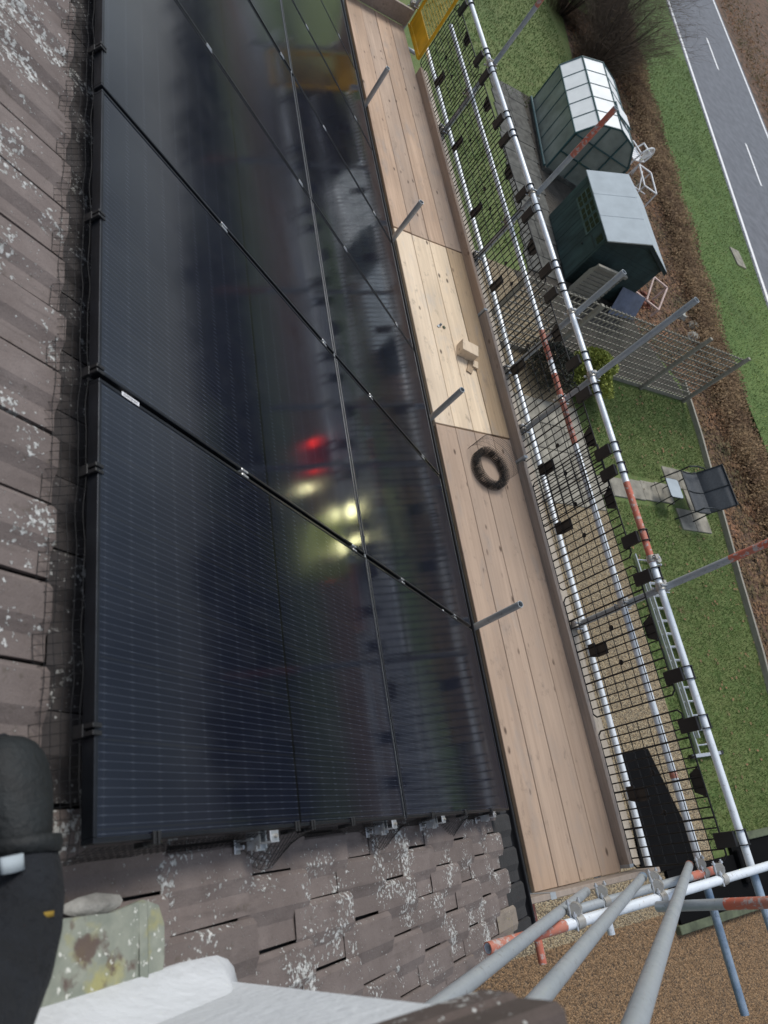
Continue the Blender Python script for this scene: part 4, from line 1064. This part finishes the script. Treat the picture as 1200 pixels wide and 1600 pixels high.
# shed windows: dark panes with green bars, on the front wall
for wi in range(3):
    y0 = .62+wi*.42; wf = MB(); wf.cbox(-.022, -.012, y0, y0+.40, .90, 1.37, .003).build('window', 'shed_trim', sh)
    wo_ = [c for c in sh.children if c.name.startswith('window')][-1]
    for a in range(2):
        for c_ in range(3):
            MB().box(-.026, -.0225, y0+.03+a*.18, y0+.03+a*.18+.155, .955+c_*.135, .955+c_*.135+.105).build('pane', 'dark_void', wo_)
dr = MB().cbox(-.02, -.01, .06, .56, .08, 1.36, .003).build('door', 'shed', sh)
MB().box(-.03, -.02, .10, .52, 1.02, 1.05).build('hinge', 'shed_dark', dr); MB().box(-.026, -.0205, .12, .30, 1.12, 1.30).build('pane', 'dark_void', dr)
MB().tube((-.03, .5, .75), (-.05, .5, .75), .02, 8).build('handle', 'black_plastic', dr)
# planks leaning in front of the shed gable, blue sheet
pk = empty('plank_stack', (12.35, 11.0, GZ)); tag(pk, 'stack of weathered planks standing against the shed gable', 'planks')
for i in range(7):
    MB().cbox(-.25+.02*i, .62, .05+i*.035, .08+i*.035, .02, 1.02-.05*i, .004).build('plank', 'wood_grey', pk)
MB().cbox(-.3, .68, -.02, .06, .98, 1.06, .006).build('top_rail', 'wood_grey', pk)
for i in range(8): MB().cbox(-.25, .64, .02, .05, .06+i*.115, .15+i*.115, .004).build('plank', 'wood_grey', pk)
bsh = empty('flat_sheet', (13.9, 11.1, GZ)); tag(bsh, 'blue grey flat sheet leaning by the shed gable', 'sheet')
MB().extr([(-.45, -.2, .02), (.55, -.1, .02), (.62, .25, .50), (-.30, .25, .55)], (0, -.012, .012)).build('board', 'blue_sheet', bsh)

# ------------------------------------------------------------------ greenhouse
gh = empty('greenhouse', (12.88, 15.63, GZ), (0, 0, -math.atan2(.49, 3.01))); tag(gh, 'green framed greenhouse with white faceted roof', 'greenhouse')
PR = [(0, .0), (-.04, 1.2), (.33, 1.70), (.94, 1.88), (1.55, 1.70), (1.92, 1.2), (1.88, .0)]
GLN = 3.05; NB = 5
MB().box(-.06, 1.94, -.06, GLN+.06, 0, .10).build('base', 'paving_dark', gh)
for i in range(6):
    (xa, za), (xb, zb) = PR[i], PR[i+1]
    for k in range(NB):
        y0, y1 = GLN*k/NB+.012, GLN*(k+1)/NB-.012
        roofp = i in (1, 2, 3, 4)
        pn_ = MB().add([(xa, y0, za), (xb, y0, zb), (xb, y1, zb), (xa, y1, za)], [(0, 1, 2, 3)])
        d = Vector((xb-xa, 0, zb-za)).normalized(); nn = Vector((-d.z, 0, d.x))*.006
        pn_.add([Vector((xa, y0, za))-nn, Vector((xb, y0, zb))-nn, Vector((xb, y1, zb))-nn, Vector((xa, y1, za))-nn], [(3, 2, 1, 0)])
        pn_.build('pane', 'gh_white' if roofp else 'gh_glass', gh)
for k in range(NB+1):
    y = GLN*k/NB
    rb = MB()
    for i in range(6):
        (xa, za), (xb, zb) = PR[i], PR[i+1]; rb.bar((xa, y, za), (xb, y, zb), .045 if k in (0, NB) else .026, .03 if k in (0, NB) else .022, (0, 1, 0))
    rb.build('rib', 'gh_frame', gh)
for i in range(7):
    x, z = PR[i]; MB().bar((x, -.01, z+.006), (x, GLN+.01, z+.006), .03 if i in (1, 5, 3) else .04, .03).build('rail', 'gh_frame', gh)
MB().tube((-.10, -.02, .12), (-.10, GLN+.02, .12), .035, 8).build('gutter', 'gh_frame', gh)
for yy in (0, GLN):                     # gable ends
    for (x0, x1) in ((.02, .62), (.64, 1.24), (1.26, 1.86)):
        def topz(x):
            for (xa, za), (xb, zb) in zip(PR[1:-1], PR[2:]):
                if xa <= x <= xb: return za+(zb-za)*(x-xa)/(xb-xa)
            return 1.2
        xs = sorted([x0, x1]+[q[0] for q in PR if x0 < q[0] < x1])
        MB().extr([(x0, yy, .1), (x1, yy, .1)]+[(x, yy, topz(x)-.02) for x in reversed(xs)], (0, .006, 0)).build('pane', 'gh_glass', gh)
    for x in (.63, 1.25): MB().bar((x, yy-.012, .05), (x, yy-.012, 1.8), .035, .03).build('mullion', 'gh_frame', gh)
    for z in (.65, 1.2): MB().bar((0, yy-.012, z), (1.9, yy-.012, z), .03, .03).build('mullion', 'gh_frame', gh)
vt = MB().add([(.95, .65, 1.93), (1.5, .65, 1.80), (1.5, 1.2, 1.80), (.95, 1.2, 1.93)], [(0, 1, 2, 3)])
vt.build('roof_vent', 'gh_white', gh); MB().bar((.95, .62, 1.92), (1.52, .62, 1.79), .035, .03).bar((.95, .62, 1.92), (.95, 1.2, 1.92), .03, .03).build('vent_frame', 'gh_frame', gh)
MB().box(.15, .6, .2, GLN-.2, .1, .55).build('staging', 'wood_mid', gh)
MB().box(1.2, 1.75, .2, GLN-.2, .1, .7).build('staging', 'wood_grey', gh)

# ------------------------------------------------------------------ white chair, table frame, cold frame
ch = empty('plastic_chair', (17.0, 17.85, GZ), (0, 0, R(200))); tag(ch, 'white plastic garden chair beside the greenhouse corner', 'chair')
for sx in (-.2, .2):
    for sy in (-.2, .2): MB().bar((sx*.9, sy*.9, .42), (sx*1.15, sy*1.15, 0), .04, .04).build('leg', 'plastic_white', ch)
for i in range(6): MB().cbox(-.22, .22, -.22+i*.075, -.16+i*.075, .41, .43, .004).build('seat_slat', 'plastic_white', ch)
MB().path([(-.23, -.22, .43), (-.23, .22, .43), (.23, .22, .43), (.23, -.22, .43), (-.23, -.22, .43)], .018, 8).build('seat_frame', 'plastic_white', ch)
arc = [(math.cos(R(a))*.24, .24, .62+math.sin(R(a))*.24) for a in range(0, 181, 20)]
MB().path([(.24, .22, .42)]+arc+[(-.24, .22, .42)], .02, 8).build('back_frame', 'plastic_white', ch)
for i in range(7):
    a = R(30+i*20); MB().bar((math.cos(a)*.06, .235, .45), (math.cos(a)*.23, .245, .62+math.sin(a)*.22), .022, .012, (0, 1, 0)).build('back_slat', 'plastic_white', ch)
for sx in (-.26, .26): MB().path([(sx, .22, .66), (sx, -.15, .66), (sx*.95, -.22, .42)], .02, 8).build('arm', 'plastic_white', ch)
tfm = empty('table_frame', (16.75, 16.45, GZ), (0, 0, R(-12))); tag(tfm, 'bare white metal table frame beside the shed roof', 'table frame')
for (a, b_) in (((-.25, -.5, .7), (.25, -.5, .7)), ((.25, -.5, .7), (.25, .5, .7)), ((.25, .5, .7), (-.25, .5, .7)), ((-.25, .5, .7), (-.25, -.5, .7))): MB().bar(a, b_, .04, .03).build('rail', 'plastic_white', tfm)
for sx in (-.25, .25):
    for sy in (-.5, .5): MB().bar((sx, sy, .7), (sx*1.1, sy*1.1, 0), .03, .03).build('leg', 'plastic_white', tfm)
MB().bar((-.25, -.1, .35), (.25, -.1, .35), .025, .025).build('stretcher', 'plastic_white', tfm); MB().bar((0, -.1, .35), (0, .5, .6), .025, .025).build('stretcher', 'plastic_white', tfm)
cf = empty('cold_frame', (15.05, 11.9, GZ), (0, 0, R(-25))); tag(cf, 'faded pink timber cold frame full of rubble beside the shed', 'cold frame')
for (a, b_) in (((-.45, -.35, .3), (.45, -.35, .3)), ((.45, -.35, .3), (.5, .4, .55)), ((.5, .4, .55), (-.5, .4, .55)), ((-.5, .4, .55), (-.45, -.35, .3)), ((0, -.35, .32), (0, .4, .56))): MB().bar(a, b_, .045, .035).build('frame_bar', 'pink_paint', cf)
for (x, y, h_) in ((-.45, -.35, .3), (.45, -.35, .3), (.5, .4, .55), (-.5, .4, .55)): MB().bar((x, y, 0), (x, y, h_), .045, .045).build('leg', 'pink_paint', cf)
for i in range(26):
    r_s = random.uniform(.04, .09); x, y = random.uniform(-.4, .4), random.uniform(-.3, .35)
    MB().cbox(x-r_s, x+r_s, y-r_s*.7, y+r_s*.7, 0, random.uniform(.05, .22), .015).build('rubble', 'brick_red', cf)
MB().prism([(-.3, .25), (-.12, .2), (-.05, .4), (-.25, .45)], .5, .56).build('green_tray', 'conifer', cf)
for i, (x, y) in enumerate(((17.35, 11.7), (17.05, 11.2), (16.9, 11.9))):
    st_ = MB(); pebble_r = random.uniform(.14, .22)
    for a in range(1):
        ringv = [(math.cos(6.283*j/9)*pebble_r*random.uniform(.8, 1.2), math.sin(6.283*j/9)*pebble_r*random.uniform(.6, 1.)) for j in range(9)]
        st_.add([(px_, py_, 0) for px_, py_ in ringv]+[(px_*.7, py_*.7, pebble_r*.7) for px_, py_ in ringv]+[(0, 0, pebble_r*.8)], [(j, (j+1) % 9, 9+(j+1) % 9, 9+j) for j in range(9)]+[(9+j, 9+(j+1) % 9, 18) for j in range(9)])
    so_ = st_.build('garden_stone', 'stone', None, (x, y, GZ)); tag(so_, ['largest pale stone beside the hedge past the trellis', 'pale stone nearest the trellis post on the bed', 'pale stone nearest the cold frame on the bed'][i], 'stone', 'pale stones on the bed')

ch.scale = (1.25, 1.25, 1.2)
# ------------------------------------------------------------------ hedge and bare shrubs
def twigs(b, c, n, h, rad, w, lean=.35):
    for _ in range(n):
        a = random.uniform(0, 6.283); r0_ = rad*random.random()*.5
        p0 = Vector((c[0]+math.cos(a)*r0_, c[1]+math.sin(a)*r0_, c[2])); L = h*random.uniform(.5, 1.05)
        d = Vector((math.cos(a)*lean*random.uniform(.2, 1.3), math.sin(a)*lean*random.uniform(.2, 1.3), 1)).normalized()
        q0 = p0
        for sgm in range(3):
            q1 = q0+d*L/3; s_ = d.orthogonal().normalized()*w*(1-.3*sgm)
            b.add([q0-s_, q0+s_, q1+s_*.7, q1-s_*.7], [(0, 1, 2, 3)])
            for _k in range(3):
                dd = (d+Vector((random.gauss(0, .6), random.gauss(0, .6), random.gauss(.1, .4)))).normalized(); e = q0.lerp(q1, random.random())
                s2 = dd.orthogonal().normalized()*w*.45; f = e+dd*L*random.uniform(.10, .28); b.add([e-s2, e+s2, f], [(0, 1, 2)])
            d = (d+Vector((random.gauss(0, .22), random.gauss(0, .22), 0))).normalized(); q0 = q1
hd = empty('hedge', (17.5, 10, GZ)); tag(hd, 'clipped brown winter hedge between the garden bed and the road verge', 'hedge')
b = MB(); core = MB()
for a, b_ in zip(HEDGE[:-1], HEDGE[1:]):
    L = math.dist(a, b_); n_ = int(L*3200)
    for _ in range(n_):
        t = random.random(); x = a[0]+(b_[0]-a[0])*t - max(-.05, random.gauss(.45, .34)); y = a[1]+(b_[1]-a[1])*t
        if y > 33 or y < 2: continue
        hh = (.42+.06*math.sin(y*2.1)+random.gauss(0, .04))*random.random()**.35
        c = Vector((x-17.5, y-10, hh)); d = Vector((random.gauss(0, .6), random.gauss(0, .6), random.uniform(.2, 1))).normalized(); s_ = d.orthogonal().normalized(); l_ = random.uniform(.03, .075)
        b.add([c-d*l_*.4, c+s_*l_*.35, c+d*l_*.6, c-s_*l_*.35], [(0, 1, 2, 3)])
    core.bar((a[0]-17.5-.28, a[1]-10, .14), (b_[0]-17.5-.28, b_[1]-10, .14), .3, .2)
b.build('foliage', 'hedge', hd); core.build('branches', 'twig_dark', hd)
locs = [(17.3, 22.6, 3.2, 'bare brown shrub nearest the greenhouse end'), (18.7, 24.1, 3.4, 'bare shrub overhanging the road verge beyond the greenhouse'), (17.1, 25.6, 3.6, 'bare twiggy shrub at the back of the lawn'),
        (19.6, 26.6, 3.8, 'tall bare shrub behind the verge near the road'), (18.4, 29., 4., 'farthest bare tree above the lawn end'), (20.6, 29.6, 4., 'far bare tree beside the road')]
for (x, y, h, lab) in locs:
    root = empty('bare_shrub', (x, y, GZ)); tag(root, lab, 'shrub', 'bare shrubs beyond the greenhouse')
    b = MB(); twigs(b, (0, 0, 0), 620, h, 1.5, .009, .55); b.build('crown', 'twig', root)
    t_ = MB()
    for i in range(9):
        a = i*.7; t_.tube((math.cos(a)*.1, math.sin(a)*.1, 0), (math.cos(a)*.8, math.sin(a)*.8, h*.6), .03, 6, .01)
    t_.build('trunk', 'twig_dark', root)
# distant wood beyond the road, along the horizon
b = MB()
for _ in range(9000):
    t = random.uniform(-80, 200); q = rl(38+random.gauss(0, 5), t); hh = (4.5+2*math.sin(t*.13)+1.2*math.sin(t*.41))*random.random()**.6
    c = Vector((q[0], q[1], GZ+hh)); l_ = random.uniform(.5, 1.2); d = Vector((random.gauss(0, 1), random.gauss(0, 1), random.gauss(0, 1))).normalized(); s_ = d.orthogonal().normalized()
    b.add([c-d*l_, c+s_*l_*.8, c+d*l_, c-s_*l_*.8], [(0, 1, 2, 3)])
tag(b.build('far_wood', 'far_leaf'), 'distant dark wood beyond the road', 'trees', kind='stuff')
# far bank scrub
b = MB()
for _ in range(9000):
    q = rl(W1+.5+abs(random.gauss(0, 2.2)), random.uniform(0, 60)); l_ = random.uniform(.04, .12); c = Vector((q[0], q[1], GZ+random.uniform(0, .25)))
    d = Vector((random.gauss(0, 1), random.gauss(0, 1), random.gauss(.3, 1))).normalized(); s_ = d.orthogonal().normalized(); b.add([c-d*l_, c+s_*l_*.4, c+d*l_, c-s_*l_*.4], [(0, 1, 2, 3)])
tag(b.build('bank_scrub', 'bracken'), 'rough dead scrub on the bank across the road', 'scrub', kind='stuff')
# drain cover on the verge
dc = MB().cbox(21.95, 22.45, 15.7, 16.5, GZ+.0, GZ+.05, .01).build('drain_cover', 'paving'); tag(dc, 'grey stone drain cover in the roadside grass', 'drain cover')

# ------------------------------------------------------------------ vehicles added out of frame to make the coloured spots in the panels
def vehicle(name, label, cat, loc, rz, prof, glass, width, paint, wx, wr):
    root = empty(name, (loc[0], loc[1], GZ+.012), (0, 0, rz)); tag(root, label, cat)
    w = width/2; k = len(prof)
    def half(z): return w*(1 if z < .95 else 1-.16*(z-.95))
    V = [(x, -half(z), z) for x, z in prof]+[(x, half(z), z) for x, z in prof]
    MB().add(V, [tuple(range(k)), tuple(range(2*k-1, k-1, -1))]+[(i, k+i, k+(i+1) % k, (i+1) % k) for i in range(k)]).build('body', paint, root)
    for pts in glass:
        for sg in (-1, 1):
            MB().add([(x, sg*(half(z)+.006), z) for x, z in pts], [tuple(range(len(pts)))]).build('window', 'dark_void', root)
    for x in wx:
        for sg in (-1, 1):
            wh = MB().tube((x, sg*(w-.2), wr), (x, sg*(w+.01), wr), wr, 20).build('wheel', 'tyre', root)
            MB().tube((x, sg*(w+.005), wr), (x, sg*(w+.02), wr), wr*.6, 14).build('rim', 'alu', wh)
    for sg in (-1, 1):
        MB().tube((prof[0][0]-.03, sg*w*.74, .92), (prof[0][0]+.05, sg*w*.74, .92), .2, 18).build('added_tail_lamp', 'tail_glow', root)
        MB().tube((prof[-1][0]-.25, sg*w*.72, .85), (prof[-1][0]+.03, sg*w*.72, .85), .31, 20).build('added_headlamp', 'head_glow', root)
    return root
def lit(name, c, e):
    m, n, l, b = new_mat(name); b.inputs['Base Color'].default_value = (*c, 1)
    b.inputs['Emission Color'].default_value = (*c, 1); b.inputs['Emission Strength'].default_value = e; return m
M['head_glow'] = lit('added_headlamp_glow', (1, .93, .50), 15.); M['tail_glow'] = lit('added_tail_lamp_glow', (1, .03, .02), 5.)  # emission for oversized lamp discs, added to put bright spots in the panel glass
vehicle('reflection_van', 'added out-of-frame lime yellow van with glowing headlamps, for the panel reflections', 'van', (26.3, 11.5), R(186),
        [(-2.3, .35), (-2.3, 2.05), (-2.15, 2.15), (.9, 2.15), (1.45, 2.0), (2.05, 1.30), (2.40, 1.15), (2.45, .4)], [[(.45, 1.2), (1.75, 1.2), (1.3, 1.85), (.45, 1.9)]], 1.9, 'hivis', (-1.5, 1.55), .34)
vehicle('reflection_car', 'added out-of-frame red hatchback with glowing tail lamps, for the panel reflections', 'car', (30.2, 17.6), R(15),
        [(-1.9, .3), (-1.95, .8), (-1.6, 1.35), (-1.3, 1.45), (.2, 1.45), (.95, .95), (1.8, .8), (1.95, .35)], [[(-1.4, .95), (.75, .95), (.15, 1.38), (-1.2, 1.38)]], 1.75, 'car_red', (-1.2, 1.25), .3)
